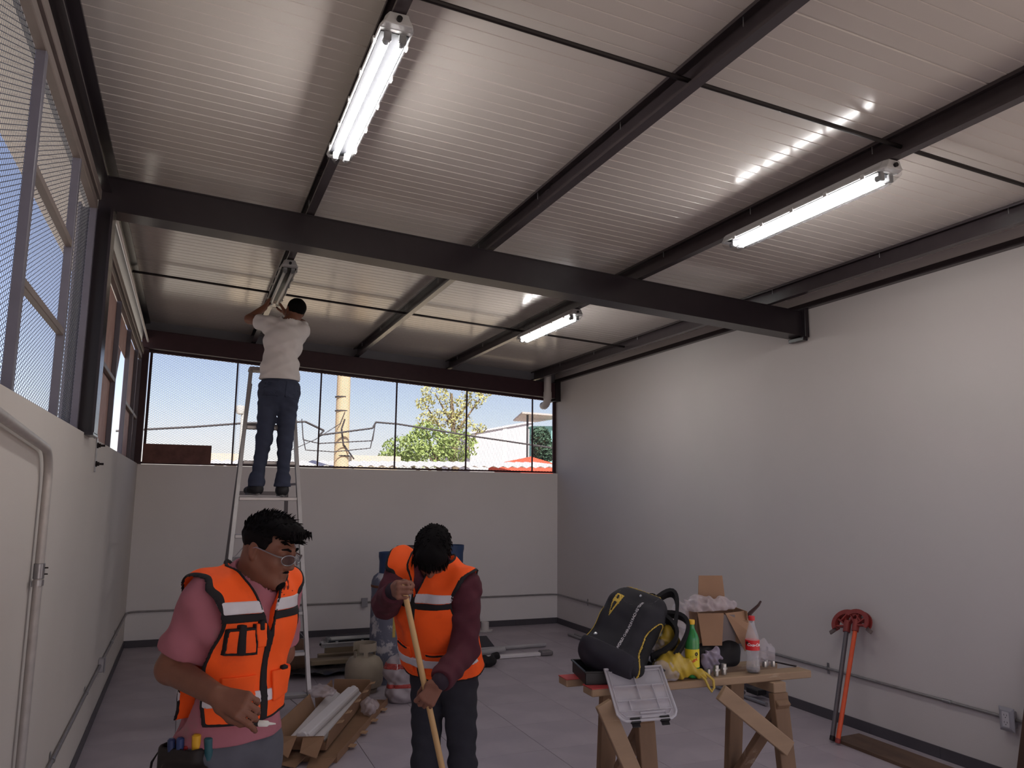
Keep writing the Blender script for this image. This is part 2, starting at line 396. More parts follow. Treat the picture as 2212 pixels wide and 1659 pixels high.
# ---- ceiling: ribbed sandwich panels
RP = .085; NR = 12; PW = RP*NR
ceil = empty('ceiling', (0, 0, 0), kind='structure')
def panel_mesh():
    mb = MB(); prof = []
    for k in range(NR):
        y = k*RP
        g = .006 if k else .012; dd = .0035 if k else .006
        prof += [(y+.0005, dd), (y+g*.7, dd), (y+g, 0), (y+RP*.5, 0), (y+RP-.002, 0)]
    xa, xb = -1.12, XR+.16; vs = []; fs = []
    for (y, dz) in prof: vs += [(xa, y, zc(xa)+dz), (xb, y, zc(xb)+dz)]
    n = len(prof)
    for i in range(n-1): fs.append((2*i, 2*i+1, 2*i+3, 2*i+2))
    K = len(vs); vs += [(xa, .0005, zc(xa)+.05), (xb, .0005, zc(xb)+.05), (xa, PW-.002, zc(xa)+.05), (xb, PW-.002, zc(xb)+.05)]
    fs += [(K, K+2, K+3, K+1), (0, K, K+1, 1), (2*n-2, 2*n-1, K+3, K+2)]
    mb.add(vs, fs); return mb.mesh('roof_panel')
pm = panel_mesh(); pm.materials.append(M_panel)
for i in range(14):
    o = bpy.data.objects.new('roof_panel', pm); link(o, ceil); o.location = (0, -4.0 + i*PW, 0)

# ---- steel
def zb(x): return 3.345 - .055*(x+.545)          # underside of the main beams
def box_beam(name, y0, y1, m, label, hgt=.212):
    root = empty(name, (XL, y0, 0), label=label, cat='beam')
    def S(xa, xb, ya, yb, za, zb_): # sloping slab
        return [(xa-XL, ya-y0, zb(xa)+za), (xb-XL, ya-y0, zb(xb)+za), (xb-XL, yb-y0, zb(xb)+za), (xa-XL, yb-y0, zb(xa)+za),
                (xa-XL, ya-y0, zb(xa)+zb_), (xb-XL, ya-y0, zb(xb)+zb_), (xb-XL, yb-y0, zb(xb)+zb_), (xa-XL, yb-y0, zb(xa)+zb_)]
    xa, xb = XL-.05, XR-.004
    MB().hexa(S(xa, xb, y0+.01, y1-.01, .008, hgt-.008)).build('web', m, root)
    MB().hexa(S(xa, xb, y0, y1, 0, .009)).build('flange', m, root)
    MB().hexa(S(xa, xb, y0, y1, hgt-.009, hgt)).build('flange', m, root)
    return root
mbeam = box_beam('steel_beam', 4.96, 5.13, M_steel, 'long dark steel beam crossing the room below the purlins, ending at the white wall')
pl = MB(); pl.box((XR-.055-XL, -.03, 3.045), (XR-.012-XL, .03, 3.29)); pl.box((XR-.06-XL, -.005, 3.02), (XR-.01-XL, .17, 3.05))
pl.build('end_plate', M_steel, mbeam, bevel=.002)
box_beam('steel_beam', 9.70, 9.87, M_maroon, 'maroon steel beam running above the long mesh window at the far wall')

# back beam end post (dark, at right corner)
MB().box((XR-.075, YB-.1, 3.015), (XR-.002, YB+.08, zj(XR))).build('beam_bracket', M_steel, label='dark steel bracket in the far corner behind the white drain pipe', cat='bracket')

def purlin(xr, y0, y1, label):
    """lipped C channel, open towards -x, right face at xr"""
    z = zj(xr); t = .004; w = .052
    root = empty('purlin', (xr, y0, z), label=label, cat='purlin', group='roof purlins')
    L = y1-y0
    poly = [(0, 0), (0, PD), (-w, PD), (-w, PD-.016), (-w+t, PD-.016), (-w+t, PD-t), (-t, PD-t), (-t, t), (-w+t, t), (-w+t, .016), (-w, .016), (-w, 0)]
    MB().prism(poly, (0, 0, 0), (0, L, 0)).build('channel', M_purlin, root)
    random.seed(int(xr*100))
    yy = .9
    while yy < L-.3:
        mb = MB(); mb.tube([(-.03, yy, PD-.045), (-.03, yy, PD-.004)], .0022, 6)
        mb.build('roof_screw', M_galv, root); yy += random.uniform(.9, 1.15)
    return root
PX = [.65, 1.912, 3.158, 4.42]
PLAB = ['dark steel roof purlin carrying the lamp held by the man on the ladder', 'dark steel roof purlin without lamps, beside the purlin with the twin glowing tubes',
        'dark steel roof purlin with two lit lamps along its side, toward the white wall', 'dark steel roof purlin closest to the blank white wall']
for x, lb in zip(PX, PLAB): purlin(x, YF, YB+.12, lb)
# edge beam above the side windows
eb = MB(); xa, xb = -.70, -.53
eb.prism([(xa, 0), (xb, 0), (xb, .012), (xb-.05, .02), (xb-.05, .2), (xb, .21), (xb, .225), (xa, .225)], (0, YF, 3.455), (0, YB+.1, 3.455))
eb.build('edge_beam', M_steel, label='dark steel edge beam above the mesh windows of the side wall', cat='beam')
# angle on top of the right wall and fascia strip behind the back beam
MB().prism([(XR-.002, 0), (XR-.05, .0), (XR-.05, .006), (XR-.008, .006), (XR-.008, .06), (XR-.002, .06)], (0, YF, zj(XR)-.004), (0, YB+.08, zj(XR)-.004)).build('trim_1', M_purlin, kind='structure')
MB().hexa([(XL-.2, YB+.085, zj(XL)-.01), (XR+.1, YB+.085, zj(XR)-.02), (XR+.1, YB+.1, zj(XR)-.02), (XL-.2, YB+.1, zj(XL)-.01),
           (XL-.2, YB+.085, zc(XL-.2)), (XR+.1, YB+.085, zc(XR+.1)), (XR+.1, YB+.1, zc(XR+.1)), (XL-.2, YB+.1, zc(XL-.2))]).build('trim_2', M_flash, kind='structure')

def tie_rod(xa, xb, y, label):
    za, zb_ = zj(xa)+.06, zj(xb)+.06
    mb = MB().tube([(xa, y, za), (xb, y, zb_)], .011, 8)
    mb.build('tie_rod', M_bolt, smooth=True, label=label, cat='tie rod', group='tie rods between purlins')
for row, y in (('before the main beam', 2.62), ('beyond the main beam', 7.40)):
    xx = [XL-.03]+[q-.004 for q in PX]
    nm = ['window edge beam and nearest purlin','purlins one and two from the windows','purlins two and three from the windows','purlins three and four from the windows']
    for i in range(4): tie_rod(xx[i]+(.004 if i else 0), xx[i+1], y, 'black tie rod '+row+' between '+nm[i])

# ---- expanded metal
def exp_mesh(w, h, L=.045, S=.02, sw=.0034, th=.0016):
    """diamond lattice w x h in the local (u, v) plane as 3-sided strands"""
    vs = []; fs = []
    nu = int(round(w/(L/2))); nv = int(round(h/(S/2))); du = w/nu; dv = h/nv
    for i in range(nu):
        for j in range(nv):
            if (i+j) % 2 == 0: a, b = (i*du, j*dv), ((i+1)*du, (j+1)*dv)
            else: a, b = (i*du, (j+1)*dv), ((i+1)*du, j*dv)
            o = len(vs)
            for (u, v) in (a, b): vs += [(u, v-sw/2, 0), (u, v+sw/2, 0), (u, v, th)]
            fs += [(o, o+3, o+4, o+1), (o+1, o+4, o+5, o+2), (o+2, o+5, o+3, o)]
    return vs, fs
def mesh_panel(name, O, U, V, w, h, parent, cache={}):
    k = (round(w, 2), round(h, 2))
    if k not in cache:
        vs, fs = exp_mesh(*k); me = bpy.data.meshes.new('mesh_panel'); me.from_pydata(vs, [], fs); me.update(); me.materials.append(M_mesh); cache[k] = me
    o = bpy.data.objects.new(name, cache[k]); link(o, parent); U = Vector(U); V = Vector(V); N = U.cross(V)
    o.matrix_world = Matrix(((U.x, V.x, N.x, O[0]), (U.y, V.y, N.y, O[1]), (U.z, V.z, N.z, O[2]), (0, 0, 0, 1)))
    o['kind'] = 'stuff'; return o

# window_1: the long window in the back wall
w1 = MB().bar((XL-.1, YB+.06, ZS+.012), (XR, YB+.06, ZS+.012), .03, .024).build('window_1', M_maroon, kind='structure')
MB().hexa([(XL, YB+.045, zb(XL)-.028), (XR, YB+.045, zb(XR)-.028), (XR, YB+.075, zb(XR)-.028), (XL, YB+.075, zb(XL)-.028), (XL, YB+.045, zb(XL)), (XR, YB+.045, zb(XR)), (XR, YB+.075, zb(XR)), (XL, YB+.075, zb(XL))]).build('frame_rail', M_maroon, w1)
MXS = [.466, 1.467, 2.441, 3.411, 4.384]
for x in MXS+[-.49, XR-.025]:
    w = .03 if x in (-.49, XR-.025) else .018
    if x > 4.5: w = .05
    MB().bar((x, YB+.06, ZS), (x, YB+.06, zb(x)-.02), .018, w, up=(1, 0, 0)).build('mullion', M_maroon, w1)
e = [-.49]+MXS+[XR-.02]
for i in range(6):
    wd_ = 1.0 if i < 5 else .40
    mesh_panel('mesh_panel', (e[i], YB+.075, ZS+.02), (1, 0, 0), (0, 0, 1), min(wd_, e[i+1]-e[i]+.02), 1.28, w1)
MB().box((-.5, YB+.02, ZS+.01), (.23, YB+.03, 2.25)).build('infill_sheet', M_rustd, w1, label='rusty brown sheet closing the lower corner')
MB().box((-.62, YB-.04, ZS-.005), (-.515, YB+.12, zb(XL)+.02)).build('steel_column', M_maroon, bevel=.004, label='dark maroon steel post in the far window corner', cat='column')
# main column on the left wall
def h_col(y0, y1, label):
    root = empty('steel_column', (-.6, y0, ZS), label=label, cat='column'); H = 3.335-ZS
    MB().box((-.08, 0, 0), (-.066, y1-y0, H)).build('flange', M_frame, root)
    MB().box((.086, 0, 0), (.10, y1-y0, H)).build('flange', M_steel, root)
    MB().box((-.066, .08, 0), (.086, .092, H)).build('web', M_steel, root)
    MB().box((-.12, -.03, -.012), (.10, y1-y0+.03, .004)).build('base_plate', M_steel, root)
h_col(4.85, 5.03, 'dark steel column standing on the side wall under the main beam')

# window_2 / window_3: side windows in the left wall
XW = -.60
def side_window(name, ys, zt, bars, m, m_top, infill=(), mesh=True):
    root = MB().bar((XW, ys[0], ZS+.012), (XW, ys[-1], ZS+.012), .03, .024).build(name, m, kind='structure')
    MB().bar((XW, ys[0], zt), (XW, ys[-1], zt), .04, .05).build('frame_rail', m_top, root, bevel=.004)
    MB().bar((XW+.01, ys[0], zt+.062), (XW+.01, ys[-1], zt+.062), .05, .06).build('frame_rail', m_top, root, bevel=.004)
    for y in ys: MB().bar((XW, y, ZS), (XW, y, zt), .036, .04, up=(0, 1, 0)).build('mullion', m, root, bevel=.003)
    for i in range(len(ys)-1):
        if mesh: mesh_panel('mesh_panel', (XW-.02, ys[i+1], ZS+.01), (0, -1, 0), (0, 0, 1), ys[i+1]-ys[i], zt-ZS, root)
        if i in infill:
            a, b = infill[i]; MB().box((XW-.022, ys[i], a), (XW-.018, ys[i+1], b)).build('infill_sheet', M_rust, root, label='reddish brown infill sheet')
        for z in bars.get(i, ()): MB().bar((XW, ys[i], z), (XW, ys[i+1], z), .03, .034).build('glazing_bar', m_top, root, bevel=.003)
    return root
ysf = [-2.88, -1.88, -.88, .12, 1.12, 2.12, 3.12, 4.12, 4.84]
side_window('window_2', ysf, 3.325, {i: (2.44, 2.87) for i in (0, 2, 4, 6)}, M_frame, M_frame_b)
ysr = [5.05, 5.75, 6.80, 7.97, 9.08, 9.72]
side_window('window_3', ysr, 3.235, {1: (2.57,), 3: (2.53,), 4: (2.53,)}, M_frame, M_frame_b,
            {0: (ZS, 3.2), 1: (ZS, 3.2), 2: (2.93, 3.2), 3: (ZS, 3.2), 4: (ZS, 3.2)}, mesh=False)
# diagonal post in the open panel
MB().bar((XW-.06, 7.0, 2.05), (XW-.06, 7.9, 3.1), .03, .03).build('diagonal_brace', M_frame_b, label='brown diagonal bar crossing the open side window panel', cat='bar')
# board leaning at the right edge
M_jamb = mat('dark_board', (70, 48, 36), .6, var=.2, vscale=20, stretch=(1, 1, .1))
MB().hexa([(4.60, 3.02, .003), (4.62, 3.02, .003), (4.62, 3.34, .003), (4.60, 3.34, .003), (4.70, 2.9, .9), (4.72, 2.9, .9), (4.72, 3.22, .9), (4.70, 3.22, .9)]).build('wooden_board', M_jamb, label='dark brown board leaning on the white wall below the outlet', cat='board')
# ============================================================ lamps, conduits, wall fittings
M_house = mat('lamp_housing', (176, 174, 174), .4, var=.03)
M_clear = mat('lamp_cover', (50, 52, 56), .12, alpha=.12, spec=.6)
M_tray = mat('lamp_tray', (30, 30, 33), .6, spec=.1)
M_tube = mat('lamp_tube_lit', (250, 250, 250), .3, emit=((1.0, .985, .96), LAMP))
M_tube_off = mat('lamp_tube_off', (235, 235, 232), .2)
M_holder = mat('lamp_holder', (150, 150, 152), .5)
M_black = mat('black_plastic', (22, 20, 22), .45)
def lamp_proto(lit):
    L = 1.29; root = empty('batten_lamp', cat='lamp', group='twin tube batten lamps')
    prof = [(-.045, 0), (.045, 0), (.052, -.02), (.066, -.042), (.066, -.05), (-.066, -.05), (-.066, -.042), (-.052, -.02)]
    h = MB().prism(prof, (0, .035, 0), (0, L-.035, 0))
    for (ya, yb, s) in ((.035, 0, .8), (L-.035, L, .8)):      # tapered moulded ends
        n = len(prof); vs = [(p, ya, q) for p, q in prof]+[(p*s, yb, q*.92-.002) for p, q in prof]
        h.add(vs, [tuple(range(n)), tuple(range(n, 2*n))]+[(i, (i+1) % n, n+(i+1) % n, n+i) for i in range(n)])
    h.build('housing', M_house, root, bevel=.003)
    # clear cover: half-round trough with rounded ends
    g = []
    ny = 22
    for j in range(ny+1):
        t = j/ny; y = .012+(L-.024)*t
        e = min(y-.012, L-.012-y); k = math.sqrt(max(0.0, 1-max(0, 1-e/.05)**2)); k = .55+.45*k
        g.append([(.062*math.cos(a)*(.93+.07*k), y, -.05-.062*abs(math.sin(a))**.75*k) for a in [math.pi*i/12 for i in range(13)]])
    cv = MB().sheet(g, .0025).build('cover', M_clear, root, smooth=True)
    MB().box((-.055, .06, -.053), (.055, L-.06, -.05)).build('reflector_tray', M_tray, root)
    for x in (-.029, .029):
        tb = MB().tube([(x, .085, -.076), (x, L-.085, -.076)], .0128, 14).build('tube', M_tube if lit else M_tube_off, root, smooth=True)
        for y0, y1 in ((.06, .09), (L-.09, L-.06)):
            MB().tube([(x, y0, -.076), (x, y1, -.076)], .0142, 12).build('end_cap', M_holder, tb, smooth=True)
            MB().box((x-.014, y0-.012, -.092), (x+.014, y0+.006, -.052)).build('lamp_holder', M_holder, root, bevel=.003)
    for k in range(5):
        y = .14+k*(L-.28)/4
        for s in (-1, 1): MB().box((s*.062 if s < 0 else .062-.0, y-.013, -.062), ((s*.062+.009*s), y+.013, -.034)).build('clip', M_house, root, bevel=.002)
    MB().tube([(0, -.0135, -.03), (0, .002, -.03)], .011, 12).build('cable_gland', M_black, root, smooth=True)
    return root
LZ = lambda i: zj(PX[i])-.002
lp = lamp_proto(True)
for k, (i, y, lb) in enumerate(((0, 2.655, 'lit twin tube lamp on the purlin that leads to the ladder man'),
                                (2, 2.64, 'lit twin tube lamp above the sawhorse table, before the main beam'),
                                (2, 6.05, 'small looking lit twin tube lamp beyond the main beam'))):
    o = lp if k == 0 else copy_tree(lp)
    o.location = (PX[i]-.028, y, LZ(i)); o['label'] = lb
lo = lamp_proto(False); lo.location = (PX[0]-.028, 6.03, LZ(0)-.004); lo['label'] = 'unlit twin tube lamp held up by the man on the ladder'

# ---- conduits
M_cond = mat('conduit', (142, 138, 138), .4, metal=.65, var=.15, vscale=18)
M_cond_w = mat('conduit_light', (178, 172, 168), .5, metal=.35, var=.1, vscale=18)
M_box = mat('outlet_box', (166, 162, 166), .4, metal=.5)
M_plate = mat('outlet_plate', (158, 156, 162), .35, metal=.2)
M_sock = mat('socket_face', (186, 182, 186), .5)
ZC = .385; rc = .0105
def clamp(parent, p, axis, n, r):
    a = Vector(axis); nn = Vector(n); b = a.cross(nn)
    mb = MB(); c = Vector(p)
    for s in (-1, 1): mb.bar(c-a*.011+b*s*(r+.016)-nn*(r-.0005), c+a*.011+b*s*(r+.016)-nn*(r-.0005), .03, .003, up=tuple(nn))
    pts = arc_pts(c, r+.0015, 0, math.pi, b, nn, 8)
    for i in range(8): mb.hexa([pts[i]-a*.011, pts[i]+a*.011, pts[i+1]+a*.011, pts[i+1]-a*.011] + [q+(q-c).normalized()*.002+s*a*.011 for q, s in ((pts[i], -1), (pts[i], 1), (pts[i+1], 1), (pts[i+1], -1))])
    mb.build('pipe_clamp', M_galv, parent)
def coupling(parent, p, axis, r):
    a = Vector(axis); c = Vector(p); MB().tube([c-a*.03, c-a*.028, c+a*.028, c+a*.03], [r+.0005, r+.003, r+.003, r+.0005], 12).build('coupling', M_galv, parent, smooth=True)
off = rc+.004
def conduit(pts, r, label, m=M_cond): return MB().tube(pts, r, 12).build('conduit', m, smooth=True, label=label, cat='conduit')
YL, XO, YR = 6.91, 2.10, 3.42
c1 = conduit([(XL+off, 1.6, ZC), (XL+off, YL-.036, ZC)], rc, 'thin conduit low on the side wall, on the near side of its box')
c2 = conduit([Vector((XL+off, YL+.036, ZC)), Vector((XL+off, YB-.16, ZC))]+arc_pts((XL+off+.12, YB-off-.12, ZC), .12, math.pi, math.pi/2, (1, 0, 0), (0, 1, 0), 8)[1:]+[Vector((XO-.036, YB-off, ZC))], rc, 'thin conduit bending round the corner onto the far wall behind the ladder')
c3 = conduit([Vector((XO+.036, YB-off, ZC))]+arc_pts((XR-off-.12, YB-off-.12, ZC), .12, math.pi/2, 0, (1, 0, 0), (0, 1, 0), 8) + [Vector((XR-off, YR+.036, ZC))], rc, 'long thin conduit along the foot of the blank white wall')
c4 = conduit([(XR-off, YR-.036, ZC), (XR-off, 2.6, ZC)], rc, 'short piece of conduit leaving the duplex outlet')
for y in (4.6, 6.0): clamp(c1, (XL+off, y, ZC), (0, 1, 0), (1, 0, 0), rc)
clamp(c2, (XL+off, 8.3, ZC), (0, 1, 0), (1, 0, 0), rc); clamp(c2, (.6, YB-off, ZC), (1, 0, 0), (0, -1, 0), rc); coupling(c2, (XL+off, 7.9, ZC), (0, 1, 0), rc)
clamp(c3, (3.0, YB-off, ZC), (1, 0, 0), (0, -1, 0), rc)
for y in (8.9, 7.2, 5.6, 4.9): clamp(c3, (XR-off, y, ZC), (0, 1, 0), (-1, 0, 0), rc)
for y in (7.9, 3.85): coupling(c3, (XR-off, y, ZC), (0, 1, 0), rc)

def outlet(loc, rz, label, simple=False):
    """wall box facing local -y"""
    o = empty('outlet_box', loc, rz, label=label, cat='outlet')
    MB().box((-.034, -.042, -.05), (.034, 0, .05)).build('back_box', M_box, o, bevel=.004)
    if simple:
        MB().box((-.037, -.047, -.055), (.037, -.042, .055)).build('blank_cover', M_plate, o, bevel=.002); return
    p = MB(); a, b = (.048, .07), (.040, .062)
    p.add([(-a[0], -.042, -a[1]), (a[0], -.042, -a[1]), (a[0], -.042, a[1]), (-a[0], -.042, a[1]), (-a[0], -.047, -a[1]), (a[0], -.047, -a[1]), (a[0], -.047, a[1]), (-a[0], -.047, a[1]),
           (-b[0]*.8, -.056, -b[1]*.82), (b[0]*.8, -.056, -b[1]*.82), (b[0]*.8, -.056, b[1]*.82), (-b[0]*.8, -.056, b[1]*.82)],
          [(0, 1, 2, 3), (0, 4, 5, 1), (1, 5, 6, 2), (2, 6, 7, 3), (3, 7, 4, 0), (4, 8, 9, 5), (5, 9, 10, 6), (6, 10, 11, 7), (7, 11, 8, 4), (8, 11, 10, 9)])
    p.build('cover_plate', M_plate, o, bevel=.001)
    f = MB().box((-.022, -.0585, -.044), (.022, -.056, .044)).build('socket_face', M_sock, o, bevel=.001)
    for z in (-.024, .018):
        for x in (-.009, .009): MB().box((x-.0013, -.059, z+.003), (x+.0013, -.0583, z+.013)).build('slot', M_black, f)
        MB().tube([(0, -.059, z-.006), (0, -.0583, z-.006)], .003, 8).build('slot', M_black, f)
outlet((XR, YR, ZC), -math.pi/2, 'grey duplex outlet on the white wall near the benders')
outlet((XO, YB, ZC), 0, 'grey outlet box on the far wall behind the gas cylinders', True)
outlet((XL, YL, ZC), math.pi/2, 'grey outlet box low on the side wall', True)

# thick bent conduit on the left wall
ro = .017; xo = XL+ro+.012
pth = [(xo, 1.5, 1.99), (xo, 3.40, 1.868)] + [tuple(q) for q in arc_pts((xo, 3.44, 1.735), .13, math.pi/2, 0, (0, 1, 0), (0, 0, 1), 8)[1:]] + [(xo, 3.57, .46)]
ct = MB().tube(pth, ro, 14).build('conduit', M_cond_w, smooth=True, label='thick conduit on the side wall bent down in an elbow', cat='conduit')
coupling(ct, (xo, 3.57, 1.39), (0, 0, 1), ro); clamp(ct, (xo, 3.57, 1.345), (0, 0, 1), (1, 0, 0), ro)
for z in (1.402, 1.378): MB().tube([(xo+ro, 3.57, z), (xo+ro+.014, 3.57, z)], .003, 6).build('set_screw', M_bolt, ct)
# slotted bracket with two anchor bolts
bk = MB().box((XL, 5.44, 1.82), (XL+.006, 5.50, 2.03)).build('wall_bracket', M_galv, bevel=.001, label='short steel strap bolted to the side wall below the column', cat='bracket')
for z in (1.87, 1.985):
    b_ = MB().tube([(XL+.006, 5.47, z), (XL+.014, 5.47, z)], .02, 6).tube([(XL+.014, 5.47, z), (XL+.026, 5.47, z)], .014, 6).tube([(XL+.026, 5.47, z), (XL+.05, 5.47, z)], .007, 8)
    b_.build('anchor_bolt', M_bolt, bk)
# white conduit along the top of the far side window
MB().tube([(XL+.02, 5.15, 3.40), (XL+.02, 9.6, 3.40)], .011, 10).build('conduit', M_pvc, smooth=True, label='white thin pipe under the edge beam of the far side window', cat='pipe')
# pvc drain in the far corner
xd = 4.52; yd = 9.64
pts = [(xd, yd, zj(xd)+.06), (xd, yd, 3.06)]+[tuple(q) for q in arc_pts((xd, yd+.11, 3.06), .11, math.pi, 1.62*math.pi, (0, 1, 0), (0, 0, 1), 8)[1:]]
dr = MB().tube(pts, .052, 18).build('drain_pipe', M_pvc, smooth=True, label='white PVC drain pipe with elbow in the far corner', cat='pipe')
MB().tube([(xd, yd, 3.03), (xd, yd, 3.13)], .057, 18).build('socket', M_pvc, dr, smooth=True)
# ============================================================ sawhorse table and what lies on it
TO = V3(1.623, 3.009, 0); TU = V3(.99944, -.03346, 0); TN = V3(.03346, .99944, 0); TZ = .90
def TT(s, t, z): return TO+TU*s+TN*t+V3(0, 0, z)
TM = Matrix(((TU[0], TN[0], 0, TO[0]), (TU[1], TN[1], 0, TO[1]), (0, 0, 1, 0), (0, 0, 0, 1)))     # table space -> world
def inT(o): o.matrix_world = TM; return o
M_wood = mat('sawn_pine', (150, 124, 98), .75, var=.2, vscale=9, stretch=(.25, 1, 1), bump=.1, bscale=40, c2=(196, 178, 154), mask=(6, .6, .72))
M_wood_d = mat('sawn_pine_brown', (124, 96, 72), .75, var=.22, vscale=10, stretch=(1, 1, .2), bump=.1, bscale=40, c2=(190, 172, 150), mask=(7, .63, .72))
M_redp = mat('red_paint', (176, 62, 62), .7, var=.12, vscale=18)
def bx(name, mb, m, parent=None, **k): return mb.build(name, m, parent, **k)
def plank(s0, s1, t0, t1, label):
    o = MB().box((0, 0, -.033), (s1-s0, t1-t0, 0)).build('plank', M_wood, bevel=.004, label=label, cat='plank', group='planks of the table')
    o.matrix_world = TM @ Matrix.Translation((s0, t0, TZ))
    MB().box((-.001, -.001, -.002), (.13, t1-t0+.001, .0012)).build('painted_end', M_redp, o)
plank(0, 1.15, 0, .09, 'pine table plank with red painted end carrying the bottles and hanging lid')
plank(-.03, 1.11, .19, .278, 'pine table plank with red painted end behind the black tray')
def sawhorse(s, label, left):
    r = empty('sawhorse', label=label, cat='sawhorse', group='sawhorses under the table'); r.matrix_world = TM @ Matrix.Translation((s, 0, 0))
    zt = TZ-.0335
    MB().box((-.035, -.03, zt-.045), (.035, .34, zt)).build('top_beam', M_wood, r, bevel=.003)
    for t, sp in ((-.015, -.10), (.30, .08)):
        for sx in ((1,) if True else (1, -1)):
            MB().bar((sp*0+.0, t+sp, 0), (0, t, zt-.046), .08, .04, up=(0, 1, 0)).build('leg', M_wood_d, r, bevel=.003)
    MB().bar((0, -.05, zt-.08), (0, .36, .30), .03, .07, up=(1, 0, 0)).build('cross_brace', M_wood_d, r, bevel=.003)
    e = -.19 if left else -.335
    za = .36 if left else .52
    MB().bar((e-(.02 if left else 0), -.05, zt-.012), (-.0, -.078 if not left else -.06, za+(.05 if left else .075)), .026, .07, up=(0, 0, 1)).build('long_brace', M_wood, r, bevel=.003)
sawhorse(.235, 'rough pine sawhorse under the red painted plank ends', True)
sawhorse(.94, 'rough pine sawhorse under the bare plank ends beside the cola bottle', False)

# ---- organiser case: black tray with clear lid hanging open
M_clearp = mat('clear_plastic', (205, 200, 205), .25, alpha=.42, spec=.5)
M_clearl = mat('clear_plastic_rim', (206, 202, 206), .3, alpha=.62, spec=.5)
oc = empty('organizer_case', label='black organizer tray with its clear lid hanging open over the table edge', cat='tool case')
oc.matrix_world = TM @ Matrix.Translation((.20, .155, TZ)) @ Matrix.Rotation(R_(-12), 4, 'Z')
tr = MB(); a, b, hh = .175, .125, .058
tr.box((-a, -b, .001), (a, b, .005))
for p0, p1 in (((-a, -b), (a, -b+.004)), ((-a, b-.004), (a, b)), ((-a, -b), (-a+.004, b)), ((a-.004, -b), (a, b))): tr.box((p0[0], p0[1], .001), (p1[0], p1[1], hh))
for p0, p1 in (((-a-.006, -b-.006), (a+.006, -b)), ((-a-.006, b), (a+.006, b+.006)), ((-a-.006, -b), (-a, b)), ((a, -b), (a+.006, b))): tr.box((p0[0], p0[1], hh-.008), (p1[0], p1[1], hh))
tr.build('tray', M_black, oc, bevel=.002)
# lid in its own plane: hinge line along local x
H0, H1 = V3(-.098, -.145, .066), V3(.162, -.118, .07)
lx = nrm(H1-H0); ld = nrm(V3(.16, -.66, -.72)); ld = nrm(ld-lx*(ld@lx)); ln = np.cross(lx, ld)
def LP(x, y, z=0): return H0+lx*x+ld*y+ln*z
LW, LL = .262, .235
lid = MB(); lid.prism([(0, 0), (LW, 0), (LW, LL-.03), (LW-.03, LL), (.03, LL), (0, LL-.03)], tuple(LP(0, 0, 0)), tuple(LP(0, 0, .002)), tuple(lx), tuple(ld))
lo_ = lid.build('lid', M_clearp, oc)
rim = MB(); out = [(0, 0), (LW, 0), (LW, LL-.03), (LW-.012, LL-.01), (LW-.03, LL), (.03, LL), (.012, LL-.01), (0, LL-.03)]
rim.tube([LP(x, y, -.004) for x, y in out], .0055, 6, closed=True)
rim.tube([LP(x, y, -.003) for x, y in [(.014, .014), (LW-.014, .014), (LW-.014, LL-.045), (LW-.035, LL-.02), (.035, LL-.02), (.014, LL-.045)]], .0022, 5, closed=True)
rim.build('lid_rim', M_clearl, lo_, smooth=True)
gr_ = MB()
for y in (.085, .15, .195): gr_.bar(LP(.015, y, -.006), LP(LW-.015, y, -.006), .0016, .012, up=tuple(ln))
for x, y0_, y1_ in ((.12, .015, .15), (.065, .15, .195), (.19, .085, .195)): gr_.bar(LP(x, y0_, -.006), LP(x, y1_, -.006), .0016, .012, up=tuple(ln))
gr_.tube([LP(x, y, -.004) for x, y in ((.10, .203), (.21, .203), (.21, .222), (.10, .222))], .004, 6, closed=True)
gr_.build('divider', M_clearl, lo_)
for x in (.07, .20):
    c_ = LP(x, LL+.008, 0); mb = MB(); mb.bar(LP(x-.022, LL-.002, -.002), LP(x+.022, LL-.002, -.002), .022, .012, up=tuple(ln)); mb.bar(LP(x-.018, LL+.014, .004), LP(x+.018, LL+.014, .004), .02, .005, up=tuple(ln)); mb.build('latch', M_black, lo_, bevel=.002)
# ---- text helper
def text_mesh(txt, size, shear=0.0, bold=0.0, extrude=.0004, spacing=1.0):
    cu = bpy.data.curves.new('txt', 'FONT'); cu.body = txt; cu.size = size; cu.shear = shear; cu.offset = bold; cu.extrude = extrude; cu.align_x = 'CENTER'; cu.align_y = 'CENTER'; cu.space_character = spacing; cu.resolution_u = 2
    o = bpy.data.objects.new('txt', cu); COL.objects.link(o); dg = bpy.context.evaluated_depsgraph_get(); dg.update(); e = o.evaluated_get(dg)
    me = e.to_mesh(); vs = [v.co.copy() for v in me.vertices]; fs = [list(p.vertices) for p in me.polygons]; e.to_mesh_clear()
    bpy.data.objects.remove(o); bpy.data.curves.remove(cu); return vs, fs
def text_flat(name, txt, size, O, X, Y, m, parent, **k):
    vs, fs = text_mesh(txt, size, **k); X = Vector(X); Y = Vector(Y); N = X.cross(Y); O = Vector(O)
    mb = MB(); mb.add([O+X*v.x+Y*v.y+N*v.z for v in vs], fs); return mb.build(name, m, parent, fix=False)
def text_cyl(name, txt, size, r, ang, z, m, parent, tilt=0.0, **k):
    """wrap text round the local z axis at radius r, centred on angle ang"""
    vs, fs = text_mesh(txt, size, **k); mb = MB(); c, s_ = math.cos(tilt), math.sin(tilt); out = []
    for v in vs:
        x, y = v.x*c-v.y*s_, v.x*s_+v.y*c; a_ = ang+x/r; rr = r+v.z+.0006; out.append((rr*math.cos(a_), rr*math.sin(a_), z+y))
    mb.add(out, fs); return mb.build(name, m, parent, fix=False)
